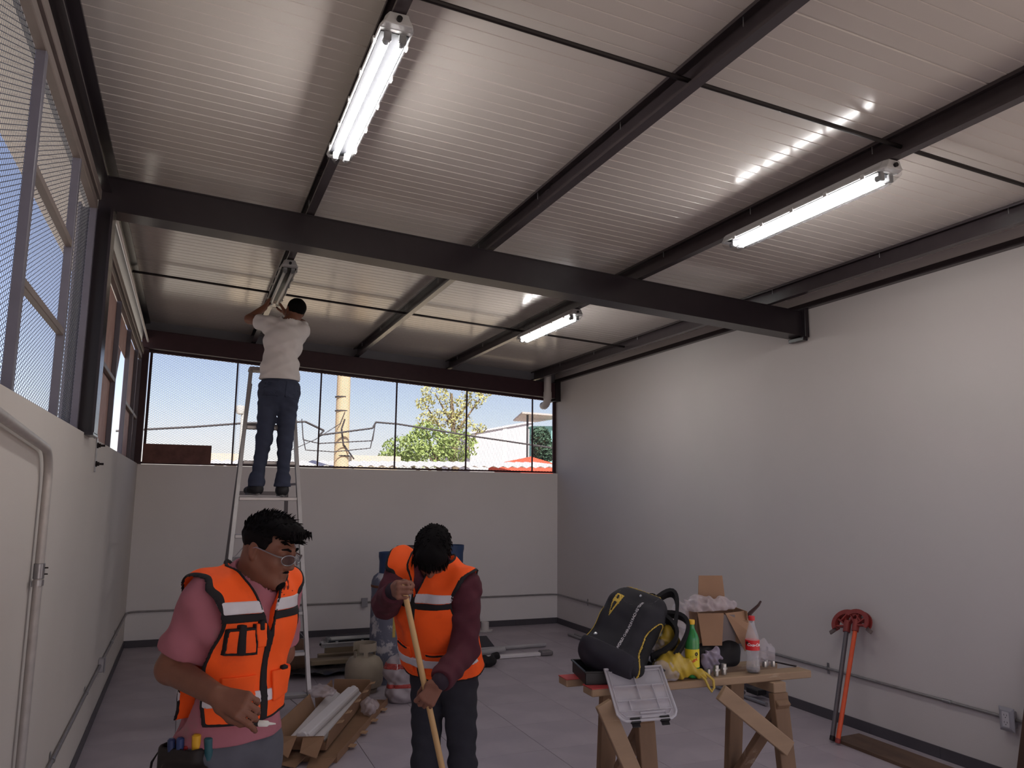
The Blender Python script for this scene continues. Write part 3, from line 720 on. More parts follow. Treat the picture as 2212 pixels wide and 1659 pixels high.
def cyl_patch(r, a0, a1, z0, z1, n=10, t=.0008):
    g = [[((r+t/2)*math.cos(a0+(a1-a0)*i/n), (r+t/2)*math.sin(a0+(a1-a0)*i/n), z0+(z1-z0)*j/3) for j in range(4)] for i in range(n+1)]
    return MB().sheet(g, t)
M_txtw = mat('print_white', (232, 228, 226), .6); M_txtr = mat('print_red', (206, 40, 36), .6); M_txtg = mat('print_green', (70, 110, 60), .6); M_txtk = mat('print_black', (18, 16, 16), .6)
# view angle towards the camera, in table space
def cam_ang(s, t): p = TT(s, t, 0); d = -p[:2]; return math.atan2(d @ TN[:2], d @ TU[:2])
# ---- green soda bottle
gb = empty('soda_bottle', label='green soda bottle with yellow label and yellow cap', cat='bottle'); gb.matrix_world = TM @ Matrix.Translation((.525, .047, TZ))
M_green = mat('green_bottle', (52, 138, 70), .12, alpha=.88, spec=.6); M_ylab = mat('yellow_label', (222, 200, 36), .45); M_ycap = mat('yellow_cap', (226, 176, 40), .4)
MB().lathe([(.0, .002), (.022, .001), (.029, .006), (.031, .02), (.0315, .04), (.0315, .125), (.033, .15), (.0325, .168), (.028, .185), (.0185, .205), (.0135, .216), (.0128, .232), (.0128, .236), (0, .236)], n=28).build('glass', M_green, gb, smooth=True)
MB().lathe([(.0312, .05), (.0322, .05), (.0322, .128), (.0312, .128)], n=28).build('label', M_ylab, gb, smooth=True)
MB().lathe([(0, .2335), (.0142, .2335), (.0148, .237), (.0148, .25), (.0138, .2525), (0, .2525)], n=24).build('cap', M_ycap, gb, smooth=True)
ca = cam_ang(.525, .047)
text_cyl('lettering', 'Squirt', .0185, .0324, ca+.02, .078, M_txtr, gb, tilt=.42, shear=.3, bold=.0005)
text_cyl('lettering', '\\ | /', .012, .0324, ca+.0, .097, M_txtg, gb, tilt=.1)
sg = MB()
for z_ in (.108,):
    pts = [((.0329)*math.cos(ca+.62+.26*math.cos(q)), .0329*math.sin(ca+.62+.26*math.cos(q)), z_+.0088*math.sin(q)) for q in [math.pi/8+math.pi/4*i for i in range(8)]]
    sg.add(pts+[(p[0]*.985, p[1]*.985, p[2]) for p in pts], [tuple(range(8)), tuple(range(15, 7, -1))]+[(i, (i+1) % 8, 8+(i+1) % 8, 8+i) for i in range(8)])
sg.build('warning_seal', M_txtk, gb)
cyl_patch(.0322, ca+.40, ca+.85, .095, .097).build('printed_line', M_txtk, gb)
# ---- cola bottle
cb = empty('cola_bottle', label='clear cola bottle with red label, red cap and a little drink left', cat='bottle'); cb.matrix_world = TM @ Matrix.Translation((.858, .052, TZ))
M_pet = mat('clear_pet', (214, 210, 212), .06, alpha=.20, spec=.8); M_cola = mat('cola_drink', (46, 22, 14), .1); M_rlab = mat('red_label', (206, 26, 34), .4); M_rcap = mat('red_cap', (198, 34, 40), .4)
MB().lathe([(0, .002), (.02, .001), (.030, .006), (.0325, .018), (.031, .035), (.027, .062), (.0275, .085), (.0315, .1), (.0315, .15), (.029, .168), (.0195, .2), (.0135, .222), (.0128, .236), (.0108, .236), (.0125, .22), (.0185, .199), (.028, .166), (.0302, .15), (.0302, .1), (.0262, .085), (.0258, .062), (.0298, .035), (.031, .018), (.028, .0075), (.019, .004), (0, .004)], n=28).build('glass', M_pet, cb, smooth=True)
MB().lathe([(0, .0045), (.019, .0045), (.0278, .008), (.0305, .0175), (0, .0175)], n=24).build('drink', M_cola, cb, smooth=True)
MB().lathe([(.0317, .103), (.0324, .103), (.0324, .148), (.0317, .148)], n=28).build('label', M_rlab, cb, smooth=True)
MB().lathe([(0, .2365), (.0142, .2345), (.0148, .238), (.0148, .252), (.0138, .2545), (0, .2545)], n=24).build('cap', M_rcap, cb, smooth=True)
cc_ = cam_ang(.858, .052)
text_cyl('lettering', 'Coca-Cola', .0175, .0326, cc_+.28, .128, M_txtw, cb, shear=.35, bold=.0004, spacing=.9)
sg = MB(); pts = [((.0331)*math.cos(cc_-.78+.26*math.cos(q)), .0331*math.sin(cc_-.78+.26*math.cos(q)), .134+.0088*math.sin(q)) for q in [math.pi/8+math.pi/4*i for i in range(8)]]
sg.add(pts+[(p[0]*.985, p[1]*.985, p[2]) for p in pts], [tuple(range(8)), tuple(range(15, 7, -1))]+[(i, (i+1) % 8, 8+(i+1) % 8, 8+i) for i in range(8)]); sg.build('warning_seal', M_txtk, cb)
# ---- conduit fittings
M_zinc = mat('zinc_fitting', (178, 176, 174), .3, metal=.8)
def fitting(s, t, tall, label):
    r = empty('conduit_fitting', label=label, cat='fitting', group='conduit fittings on the table'); r.matrix_world = TM @ Matrix.Translation((s, t, TZ)); k = .048 if tall else .03
    MB().lathe([(.0085, 0), (.0115, 0), (.0115, k*.45), (.0125, k*.47), (.0125, k*.98), (.0105, k), (.0085, k), (.0085, 0)], n=16).build('sleeve', M_zinc, r, smooth=True)
    if tall:
        MB().lathe([(.0125, k*.48), (.0165, k*.48), (.0165, k*.66), (.0125, k*.66)], n=8).build('locknut', M_zinc, r)
        a_ = cam_ang(s, t); MB().tube([(.011*math.cos(a_), .011*math.sin(a_), k*.2), (.018*math.cos(a_), .018*math.sin(a_), k*.2)], .003, 8).build('screw', M_zinc, r)
fitting(.618, .062, False, 'short plain zinc conduit fitting beside the green bottle'); fitting(.650, .046, True, 'zinc conduit fitting with locknut between two other fittings'); fitting(.703, .062, True, 'taller looking zinc conduit fitting with locknut nearest the black bag')

# ---- backpack (sdf in table space)
M_bp = mat('backpack_fabric', (27, 25, 32), .75, var=.2, vscale=12, bump=.08, bscale=250); M_bp2 = mat('backpack_side', (14, 12, 15), .8); M_yel = mat('yellow_piping', (196, 164, 66), .6); M_strap = mat('backpack_strap', (15, 13, 16), .8); M_metal = mat('rivet', (170, 168, 172), .3, metal=.8)
bp = empty('backpack', tuple(TT(.22, .17, TZ+.06)), label='black backpack with yellow piping leaning on the organizer tray', cat='backpack')
BI = Matrix.Translation(bp.location).inverted()
def EB(o): o.matrix_parent_inverse = BI; return o
bu = nrm(V3(.56, .12, .80)); bf = nrm(V3(-.74, -.58, .32)); bf = nrm(bf-bu*(bf@bu)); br_ = -np.cross(bf, bu)     # pack axes in table space: up, front, right
def W3(v): return TU*v[0]+TN*v[1]+V3(0, 0, v[2])
bu, bf, br_ = W3(bu), W3(bf), W3(br_); bc = TT(.255, .15, TZ+.205); BA = np.array([br_, bf, bu])
def BP(x, y, z): return bc+br_*x+bf*y+bu*z
pk = [RBox(BP(0, 0, -.02), (.135, .08, .17), BA, .075, .05), RBox(BP(0, .055, -.035), (.118, .05, .15), BA, .048, .04), Ell(BP(0, .02, -.16), (.15, .11, .07), BA, .06), RBox(BP(0, -.01, .13), (.12, .07, .06), BA, .055, .05)]
vol = Vol(pk, .005); vol.noise(.004, [(25, 30, 40, .6), (-45, 20, 30, .5), (20, -30, 60, .4)], 51)
EB(vol_obj('pack_body', vol, M_bp, bp, it=2))
px_ = plane(vol, bc, br_); pf_ = plane(vol, bc, bf); pu_ = plane(vol, bc, bu)
side = Ell(BP(.15, .01, -.06), (.09, .062, .135), BA).d(vol.X, vol.Y, vol.Z).astype(np.float32)
EB(vol_obj('side_panel', vol, M_bp2, bp, D=mx(mx(vol.D-.003, -(vol.D+.006)), side).astype(np.float32), it=1))
EB(vol_obj('side_piping', vol, M_yel, bp, D=mx(mx(vol.D-.0045, -(vol.D+.004)), np.abs(side-.003)-.0035).astype(np.float32), it=1))
lft = np.abs(px_+.115)-.003
EB(vol_obj('front_piping', vol, M_yel, bp, D=mx(mx(vol.D-.004, -(vol.D+.004)), mx(lft, mx(-pf_, np.abs(pu_+.05)-.085))).astype(np.float32), it=1))
pch = mx(np.abs(px_)-.135, mx(pu_+.125, -pf_)); EB(vol_obj('bottom_pocket', vol, mat('backpack_pocket', (34, 31, 40), .75, var=.2, vscale=15), bp, D=mx(vol.D-.010, mx(-(vol.D+.006), pch)).astype(np.float32), it=2))
sm = np.abs(Ell(BP(0, .08, .20), (.10, .09, .12), BA).d(vol.X, vol.Y, vol.Z))-.002
EB(vol_obj('flap_seam', vol, mat('seam_grey', (88, 82, 86), .7), bp, D=mx(mx(vol.D-.0025, -(vol.D+.003)), mx(sm, -pf_)).astype(np.float32), it=1))
tp_ = mx(np.abs(pf_-.02)-.003, mx(-pu_+.12, np.abs(px_)-.09)); EB(vol_obj('top_piping', vol, M_yel, bp, D=mx(mx(vol.D-.004, -(vol.D+.004)), tp_).astype(np.float32), it=1))
def onp(x, z): return surf(vol, vol.D, BP(x, .3, z), -bf)+bf*.0015
def decal(name, pts, m, th=.0015):
    mb = MB(); n_ = len(pts); q = [onp(*p) for p in pts]; mb.add(q+[p+bf*th for p in q], [tuple(range(n_))[::-1], tuple(range(n_, 2*n_))]+[(i, (i+1) % n_, n_+(i+1) % n_, n_+i) for i in range(n_)]); return EB(mb.build(name, m, bp))
sx_ = px_+.062; wv = .0185*np.clip((pu_+.01)/.075, .15, 1.0)
shl = lambda e: mx(vol.D-e, -(vol.D+.003))
EB(vol_obj('shield_patch', vol, M_yel, bp, D=mx(mx(shl(.0035), -pf_), mx(np.abs(sx_)-wv, np.abs(pu_-.055)-.06)).astype(np.float32), it=1))
EB(vol_obj('shield_mark', vol, M_txtk, bp, D=mx(mx(shl(.0055), -pf_), mx(np.abs(sx_)-wv*.5, np.abs(pu_-.045)-.025)).astype(np.float32), it=1))
EB(vol_obj('shield_mark', vol, M_txtk, bp, D=mx(mx(shl(.0055), -pf_), mx(np.abs(sx_+.002)-.006, np.abs(pu_-.095)-.012)).astype(np.float32), it=1))
vs_, fs_ = text_mesh('WORLD CHAMPION RACING TEAM', .0165, bold=.0006, spacing=.92); mb = MB()
out = []
for v in vs_:
    p = onp(.050-v.y, -.005+v.x*.98); out.append(p+bf*(.001+v.z))
mb.add(out, fs_); EB(mb.build('lettering', mat('print_grey', (190, 186, 188), .6), bp, fix=False))
for x, z in ((-.075, -.105),): q = onp(x, z); EB(MB().lathe([(0, 0), (.009, 0), (.0085, .003), (0, .004)], q, 12, axis=bf).build('rivet', M_metal, bp, smooth=True))
q = onp(.02, .145); EB(MB().lathe([(0, 0), (.006, 0), (.0055, .003), (0, .004)], q, 12, axis=bf).build('rivet', M_metal, bp, smooth=True))
def strap(name, pts, w, t=.012):
    g = []
    for i, p in enumerate(pts):
        g.append([p[0]-p[1]*w/2, p[0]+p[1]*w/2])
    gg = [[Vector(a_)+(Vector(b_)-Vector(a_))*k/4 for k in range(5)] for a_, b_ in g]
    o = MB().sheet(gg, t).build(name, M_strap, bp, smooth=True, auto=60); return EB(o)
# padded shoulder straps bulging out past the back of the pack
def arc3(c0, c1, c2, n=14):
    return [V3(*c0)*(1-t)**2+V3(*c1)*2*t*(1-t)+V3(*c2)*t*t for t in np.linspace(0, 1, n)]
for c0, c1, c2, wv_ in (((.02, -.04, .135), (.10, -.07, .40), (.165, -.08, .10), (.25, 1, .1)), ((.12, -.05, .13), (.27, -.07, .09), (.13, -.06, -.06), (.25, 1, .15)), ((.10, -.08, .16), (.25, -.12, .24), (.21, -.10, .0), (.2, 1, 0))):
    strap('shoulder_strap', [(BP(*p), nrm(br_*wv_[0]+bf*wv_[1]+bu*wv_[2])) for p in arc3(c0, c1, c2)], .065, .016)
strap('grab_handle', [(BP(*p), nrm(bf+br_*.2)) for p in arc3((-.03, -.03, .14), (.02, -.04, .27), (.08, -.04, .15))], .026, .01)

# ---- plastic bags (sdf, crumpled)
def crumple(name, prims, h, m, label, amp=.008, seed=1, f=1.0, cat='plastic bag', cut=None):
    vol = Vol(prims, h, pad=.03); vol.noise(amp, [(60*f, 20*f, 90*f, .6), (-80*f, 50*f, 40*f, .6), (30*f, 110*f, -60*f, .5), (140*f, -60*f, 70*f, .35)], seed, warp=1.1)
    vol.D = mx(vol.D, cut(vol)) if cut else vol.D
    o = vol_obj(name, vol, m, it=1); return tag(o, label, cat)
M_ybag = mat('yellow_bag', (192, 162, 58), .35, alpha=.9, spec=.5, var=.15, vscale=14); M_wbag = mat('clear_bag', (206, 196, 200), .2, alpha=.34, spec=.7, var=.1, vscale=18); M_wbag2 = mat('white_bag', (200, 186, 190), .3, alpha=.45, spec=.6, var=.12, vscale=22)
above = lambda z: (lambda v: (z+.0015-v.Z).astype(np.float32))
crumple('plastic_bag', [Ell(TT(.42, .05, TZ+.06), (.085, .06, .06), None, .05), Ell(TT(.435, .10, TZ+.15), (.055, .04, .05), None, .05), Cap(TT(.48, .03, TZ+.05), TT(.545, -.005, TZ+.02), .03, .014, .03), Cap(TT(.42, .11, TZ+.1), TT(.44, .1, TZ+.2), .04, .025, .03)], .0045, M_ybag, 'crumpled yellow plastic bag against the backpack', .007, 61, cut=above(TZ))
MB().tube([TT(.525, -.002, TZ+.03), TT(.545, -.022, TZ+.005), TT(.557, -.028, TZ-.025), TT(.572, -.028, TZ-.045), TT(.587, -.026, TZ-.03), TT(.588, -.02, TZ+.0), TT(.565, -.012, TZ+.022), TT(.54, .0, TZ+.04)], .006, 6).build('bag_handle', M_ybag, bpy.data.objects['plastic_bag'], smooth=True)
crumple('plastic_bag', [Ell(TT(.375, .02, TZ+.045), (.06, .03, .05), None, .03), Ell(TT(.385, .09, TZ+.11), (.04, .04, .06), None, .03)], .0045, M_wbag, 'clear crumpled plastic between the backpack and the yellow bag', .008, 62, cut=above(TZ))
# black tool bag
crumple('tool_bag', [RBox(TT(.745, .235, TZ+.055), (.125, .1, .055), np.array([TU, TN, V3(0, 0, 1)]), .04, .03), Ell(TT(.80, .2, TZ+.09), (.06, .06, .04), None, .04), Ell(TT(.69, .2, TZ+.06), (.07, .06, .05), None, .03)], .006, mat('black_bag_fabric', (17, 15, 18), .7, var=.2, vscale=14), 'black fabric tool bag under the cardboard box', .005, 63, .5, 'bag', cut=above(TZ))
crumple('plastic_bag', [Ell(TT(.668, .115, TZ+.06), (.05, .022, .035), None, .03), Cap(TT(.65, .11, TZ+.02), TT(.7, .115, TZ+.09), .012, .02, .03)], .0035, mat('lilac_bag', (170, 158, 178), .25, alpha=.6, spec=.6), 'small lilac plastic bag in front of the black tool bag', .006, 64, 1.3, cut=above(TZ))
crumple('plastic_bag', [Ell(TT(1.0, .16, TZ+.06), (.06, .045, .065), None, .03)], .0045, M_wbag, 'clear bag of metal fittings behind the cola bottle', .006, 65, cut=above(TZ))
for i, (s_, t_) in enumerate(((.985, .13), (1.01, .15), (1.03, .125), (.965, .16))):
    o = MB().lathe([(.006, 0), (.011, 0), (.011, .012), (.009, .026), (.006, .026), (.006, 0)], n=10).build('conduit_fitting', M_zinc, smooth=True, label='loose zinc fitting inside the clear bag behind the cola bottle', cat='fitting', group='fittings in the clear bag'); o.matrix_world = TM @ Matrix.Translation((s_, t_, TZ+.0015 if i != 1 else TZ+.0015)) @ Matrix.Rotation(i*1.1, 4, 'Z')
# ---- cardboard box with open flaps
M_card = mat('cardboard', (150, 116, 90), .85, var=.06, vscale=7, bump=.03, bscale=90); M_card_in = mat('cardboard_grey', (128, 118, 116), .8)
kb = empty('cardboard_box', label='open cardboard box with raised flaps on the black tool bag', cat='box'); kb.matrix_world = TM @ Matrix.Translation((.80, .25, TZ+.112)) @ Matrix.Rotation(R_(-14), 4, 'Z')
w_, d_, h_ = .125, .085, .15; t_ = .004
MB().box((-w_, -d_, 0), (w_, d_, t_)).build('base', M_card, kb)
for nm, p0, p1 in (('side_wall', (-w_, -d_, 0), (w_, -d_+t_, h_*.72)), ('side_wall', (-w_, d_-t_, 0), (w_, d_, h_)), ('side_wall', (-w_, -d_, 0), (-w_+t_, d_, h_)), ('side_wall', (w_-t_, -d_, 0), (w_, d_, h_))): MB().box(p0, p1).build(nm, M_card, kb)
MB().hexa([(-.06, d_-.002, h_), (.085, d_-.002, h_), (.085, d_+.002, h_), (-.06, d_+.002, h_), (-.048, d_+.01, h_+.15), (.075, d_+.01, h_+.15), (.075, d_+.014, h_+.15), (-.048, d_+.014, h_+.15)]).build('flap', M_card, kb)
MB().hexa([(-w_, -d_-.004, h_*.95), (.005, -d_-.004, h_*.95), (.005, -d_, h_*.95), (-w_, -d_, h_*.95), (-w_+.008, -d_-.04, -.0), (-.022, -d_-.04, .0), (-.022, -d_-.035, .0), (-w_+.008, -d_-.035, .0)]).build('flap', M_card, kb)
MB().hexa([(.012, -d_-.004, h_*.95), (w_, -d_+.03, h_*.98), (w_, -d_+.034, h_*.98), (.012, -d_, h_*.95), (.085, -d_-.055, -.025), (w_+.03, -d_-.03, .03), (w_+.03, -d_-.026, .03), (.085, -d_-.05, -.025)]).build('flap', M_card, kb)
MB().box((-.05, -d_-.003, .01), (.06, -d_-.001, h_*.9)).build('grey_inner_panel', M_card_in, kb)
crumple('plastic_bag', [Ell(TT(.75, .24, TZ+.285), (.12, .07, .035), None, .03), Ell(TT(.68, .22, TZ+.28), (.07, .06, .045), None, .03), Ell(TT(.84, .24, TZ+.275), (.06, .05, .02), None, .03)], .0055, M_wbag2, 'crumpled white plastic heaped on the cardboard box', .009, 66, cut=above(TZ+.262))
crumple('plastic_bag', [Cap(TT(.60, .25, TZ+.26), TT(.575, .24, TZ+.03), .04, .05, .04), Ell(TT(.565, .24, TZ+.07), (.06, .05, .07), None, .04)], .0055, M_wbag, 'tall clear plastic sheet hanging between backpack and cardboard box', .009, 67, cut=above(TZ))
tl_ = MB().tube([TT(.915, .16, TZ+.225), TT(.93, .155, TZ+.25), TT(.975, .15, TZ+.285), TT(.99, .148, TZ+.305)], [.013, .010, .007, .005], 8).build('pliers', mat('dark_red_handle', (52, 26, 24), .5), smooth=True, label='dark handled pliers sticking out of the cardboard box', cat='pliers')
MB().tube([TT(.905, .162, TZ+.232), TT(.94, .156, TZ+.212)], [.014, .010], 8).build('jaw', mat('dark_red_handle', (52, 26, 24), .5), tl_, smooth=True)
o = MB().bar((1.035, .24, TZ+.016), (1.125, .075, TZ+.006), .012, .006).box((1.015, .225, TZ+.001), (1.05, .25, TZ+.02)).build('hacksaw_blade', mat('dark_steel_bar', (46, 40, 42), .5, metal=.4), label='dark steel bar lying across the plank ends', cat='tool', bevel=.001); o.matrix_world = TM
# ============================================================ things on the floor and against the walls
M_cyl = mat('cylinder_paint', (104, 106, 122), .6, var=.15, vscale=6, c2=(186, 182, 184), mask=(6, .53, .58), bump=.08, bscale=30)
M_cyl_r = mat('cylinder_rust', (112, 66, 44), .8, var=.3, vscale=30)
M_blue = mat('cylinder_blue', (44, 64, 98), .55, var=.2, vscale=14); M_dkcol = mat('cylinder_dark', (70, 58, 60), .6, var=.2, vscale=14); M_yelp = mat('yellow_stroke', (176, 150, 76), .7, var=.2, vscale=25)
def gas_cylinder(x, y, h, r, collar_m, label, mark=True):
    g = empty('gas_cylinder', (x, y, 0), label=label, cat='gas cylinder', group='tall gas cylinders')
    hb = h-.19
    MB().lathe([(r*.8, 0), (r*.82, .05), (r*.97, .07), (r, .10), (r, hb-.09), (r*.985, hb-.07), (r*.9, hb-.03), (r*.7, hb), (r*.3, hb+.012), (0, hb+.012)], n=40).build('body', M_cyl, g, smooth=True)
    MB().lathe([(r+.0005, hb-.125), (r+.004, hb-.12), (r+.004, hb-.108), (r+.0005, hb-.103)], n=40).build('weld_ring', M_cyl_r, g, smooth=True)
    cr = r*.62; gg = []
    for i in range(41):
        a = 2*math.pi*i/40; z0 = hb-.01; gg.append([((cr+(.008 if j in (4, 5) else 0))*math.cos(a), (cr+(.008 if j in (4, 5) else 0))*math.sin(a), z0+.20*j/5) for j in range(6)])
    MB().sheet(gg, .004).build('collar', collar_m, g, smooth=True)
    v = MB().tube([(0, 0, hb+.01), (0, 0, hb+.09)], .016, 10).tube([(0, 0, hb+.06), (.05, 0, hb+.06)], .01, 8).lathe([(.0, .09+hb), (.024, .09+hb), (.024, .11+hb), (0, .11+hb)], n=12); v.build('valve', M_galv, g, smooth=True)
    if mark:
        a = math.atan2(-y, -x)+.25; MB().sheet([[((r+.001)*math.cos(a+q), (r+.001)*math.sin(a+q), z) for z in (.42, .56, .70)] for q in (-.10, -.03, .04)], .0015).build('paint_stroke', M_yelp, g)
gas_cylinder(1.815, 7.30, 1.165, .182, M_blue, 'peeling grey gas cylinder with blue collar next to the small beige tank')
gas_cylinder(2.10, 7.76, 1.19, .182, M_dkcol, 'grey gas cylinder with brown collar behind the peeling one', False)
gas_cylinder(2.58, 7.82, 1.19, .182, M_blue, 'gas cylinder with blue collar mostly hidden by the man with the pole', False)
# small tank
M_beige = mat('tank_beige', (150, 138, 122), .6, var=.08, vscale=10, bump=.05, bscale=40)
tk = empty('gas_tank', (1.525, 7.0, 0), label='small round shouldered beige gas tank with guard collar', cat='gas tank')
rt = .165
MB().lathe([(.11, 0), (.12, .03), (.1, .035), (rt*.92, .055), (rt, .09), (rt, .205), (rt*.97, .24), (rt*.8, .285), (rt*.5, .308), (.0, .315)], n=40).build('body', M_beige, tk, smooth=True)
gg = []
for i in range(25):
    a = math.pi*(1.28)+(2*math.pi*.86)*i/24; gg.append([(.098*math.cos(a), .098*math.sin(a), z) for z in (.345, .37, .395, .415)])
MB().sheet(gg, .005).build('guard_collar', M_beige, tk, smooth=True)
for a in (.3, 1.9, 3.5, 4.6): MB().bar((.097*math.cos(a), .097*math.sin(a), .27), (.097*math.cos(a), .097*math.sin(a), .35), .035, .005, up=(math.cos(a), math.sin(a), 0)).build('collar_post', M_beige, tk)
MB().tube([(0, 0, .31), (0, 0, .38)], .016, 10).tube([(0, 0, .35), (-.05, -.02, .35)], .01, 8).build('valve', M_galv, tk, smooth=True)
# plastic sack with red bands
M_sack = mat('sack_plastic', (158, 148, 152), .4, var=.12, vscale=14, spec=.6); M_sackr = mat('sack_red', (168, 62, 58), .45, var=.1, vscale=14)
sc_ = V3(1.785, 6.58, 0); sk = empty('plastic_sack', tuple(sc_), label='lumpy clear plastic sack with red printed bands beside the beige tank', cat='sack')
vol = Vol([Ell(sc_+V3(0, 0, .25), (.19, .135, .14), None, .06), Cap(sc_+V3(-.05, 0, .08), sc_+V3(.08, 0, .08), .115, .115, .06), Ell(sc_+V3(.05, 0, .36), (.11, .085, .06), None, .05)], .006); vol.noise(.007, [(40, 20, 50, .6), (-60, 30, 30, .5), (30, -50, 70, .4)], 71)
D0 = mx(vol.D, .0015-vol.Z); SI = Matrix.Translation(sk.location).inverted()
o = vol_obj('sack_body', vol, M_sack, sk, D=D0.astype(np.float32), it=2); o.matrix_parent_inverse = SI
for z0, z1 in ((.28, .325), (.125, .16)):
    o = vol_obj('red_band', vol, M_sackr, sk, D=mx(mx(vol.D-.003, -(vol.D+.004)), np.abs(vol.Z-.03*(vol.X-sc_[0])-(z0+z1)/2)-(z1-z0)/2).astype(np.float32), it=1); o.matrix_parent_inverse = SI
def sack_text(txt, x0, z, size):
    vs, fs = text_mesh(txt, size, bold=.0006); out = []
    for v in vs: p = surf(vol, vol.D, sc_+V3(x0+v.x*.92+.0, -.4+ -.0, z+v.y), V3(0, 1, 0)); out.append(p+V3(0, -.0055-v.z, 0))
    mb = MB(); mb.add(out, fs); o = mb.build('lettering', M_txtw, sk, fix=False); o.matrix_parent_inverse = SI
sack_text('J', -.10, .303, .04); sack_text('INDI', .045, .307, .034)
# long cardboard box with wrapped lamps
bn, bfar = V3(.80, 5.42, 0), V3(1.36, 6.70, 0); bd = nrm(bfar-bn); bs = np.array([bd[1], -bd[0], 0]); BL_ = np.linalg.norm(bfar-bn)
BX = Matrix(((bs[0], bd[0], 0, bn[0]), (bs[1], bd[1], 0, bn[1]), (0, 0, 1, 0), (0, 0, 0, 1)))      # x across (right), y along
M_cb = mat('brown_cardboard', (136, 104, 80), .85, var=.1, vscale=6, bump=.04, bscale=70); M_cbl = mat('cardboard_tab', (166, 132, 102), .85)
b1 = empty('cardboard_box', label='flattened cardboard box lying beneath the box of lamps', cat='box'); b1.matrix_world = BX @ Matrix.Translation((.05, -.06, 0)) @ Matrix.Rotation(R_(-3), 4, 'Z')
MB().box((-.17, 0, .001), (.19, BL_+.02, .035)).build('body', M_cb, b1)
for x in (-.17, .19): MB().bar((x, 0, .03), (x, BL_, .03), .004, .05).build('side_wall', M_cb, b1)
for (p, w, an) in ((-.09, .15, .35), (.10, .17, -.1)): MB().hexa([(p-w/2, -.0, .03), (p+w/2, 0, .03), (p+w/2, .004, .034), (p-w/2, .004, .034), (p-w/2+.02, -.13, .004+an*.05), (p+w/2-.02, -.13, .004), (p+w/2-.02, -.13, .008), (p-w/2+.02, -.13, .008+an*.05)]).build('flap', M_cb, b1)
for k in range(4): MB().box((.19, .25+.3*k, .02), (.235, .31+.3*k, .026)).build('tab', M_cbl, b1)
b2 = empty('cardboard_box', label='long open cardboard box on the floor holding white lamps', cat='box'); b2.matrix_world = BX @ Matrix.Translation((0, 0, .056))
MB().box((-.15, 0, 0), (.15, BL_, .005)).build('base', M_cb, b2)
MB().hexa([(-.152, 0, 0), (-.146, 0, 0), (-.146, BL_*.62, 0), (-.152, BL_*.62, 0), (-.20, .02, .14), (-.194, .02, .14), (-.194, BL_*.6, .14), (-.20, BL_*.6, .14)]).build('side_wall', M_cb, b2)
MB().hexa([(-.152, BL_*.62, 0), (-.146, BL_*.62, 0), (-.146, BL_, 0), (-.152, BL_, 0), (-.17, BL_*.64, .10), (-.164, BL_*.64, .10), (-.164, BL_, .12), (-.17, BL_, .12)]).build('side_wall', M_cb, b2)
MB().hexa([(.146, 0, 0), (.152, 0, 0), (.152, BL_, 0), (.146, BL_, 0), (.165, .0, .115), (.171, 0, .115), (.171, BL_, .115), (.165, BL_, .115)]).build('side_wall', M_cb, b2)
MB().hexa([(-.15, -.003, 0), (.15, -.003, 0), (.15, .003, 0), (-.15, .003, 0), (-.15, -.06, .09), (.14, -.05, .10), (.14, -.044, .10), (-.15, -.054, .09)]).build('end_wall', M_cb, b2)
MB().hexa([(-.15, BL_-.003, 0), (.15, BL_-.003, 0), (.15, BL_+.003, 0), (-.15, BL_+.003, 0), (-.15, BL_+.02, .12), (.15, BL_+.02, .12), (.15, BL_+.026, .12), (-.15, BL_+.026, .12)]).build('end_wall', M_cb, b2)
for k, y in enumerate((.18, .42, .72, 1.0, 1.28)): MB().hexa([(.166, y, .112), (.17, y, .112), (.17, y+.08, .112), (.166, y+.08, .112), (.205, y+.01, .122), (.208, y+.01, .118), (.208, y+.07, .118), (.205, y+.07, .122)]).build('tab', M_cbl, b2)
for (x, w, an) in ((-.09, .12, .02), (.08, .14, .0)): MB().hexa([(x-w/2, -.05, .09), (x+w/2, -.05, .095), (x+w/2, -.046, .099), (x-w/2, -.046, .094), (x-w/2+.015, -.16, .03+an), (x+w/2-.015, -.17, .0), (x+w/2-.015, -.17, .004), (x-w/2+.015, -.16, .034+an)]).build('flap', M_cb, b2)
M_wl = mat('white_lamp_plastic', (212, 206, 208), .4)
def boxed_lamp(x, y, z, L, tilt, label):
    r = empty('boxed_lamp', label=label, cat='lamp', group='white lamps in the box'); r.matrix_world = BX @ Matrix.Translation((x, y, z)) @ Matrix.Rotation(tilt, 4, 'Z')
    MB().prism([(-.05, 0), (.05, 0), (.055, .02), (.04, .045), (-.04, .045), (-.055, .02)], (0, .02, 0), (0, L-.02, 0)).build('housing', M_wl, r, bevel=.006)
    for y_ in (0, L-.03): MB().tube([(0, y_, .022), (0, y_+.03, .022)], .03, 14).build('end_cap', M_wl, r, smooth=True)
boxed_lamp(-.075, .06, .0625, 1.22, R_(1.5), 'white lamp lying deepest in the box, along its tall side'); boxed_lamp(.055, .03, .0625, 1.26, R_(-1), 'white lamp in the box beside the row of cardboard tabs')
boxed_lamp(-.01, .0, .1105, 1.27, R_(-2.5), 'white lamp lying on top of two others in the box')
def P_(x, y, z): q = BX @ Vector((x, y, z)); return (q.x, q.y, q.z)
tag(vol_obj('plastic_wrap', Vol([Ell(P_(-.13, .95, .19), (.10, .13, .03), None, .04), Ell(P_(-.22, 1.05, .17), (.09, .06, .03), None, .04)], .006).noise(.007, [(60, 20, 90, .6), (-80, 50, 40, .6), (30, 110, -60, .5)], 81, 1.1), M_wbag2, it=1), 'crumpled plastic wrap draped over the tall side of the lamp box', 'plastic wrap')
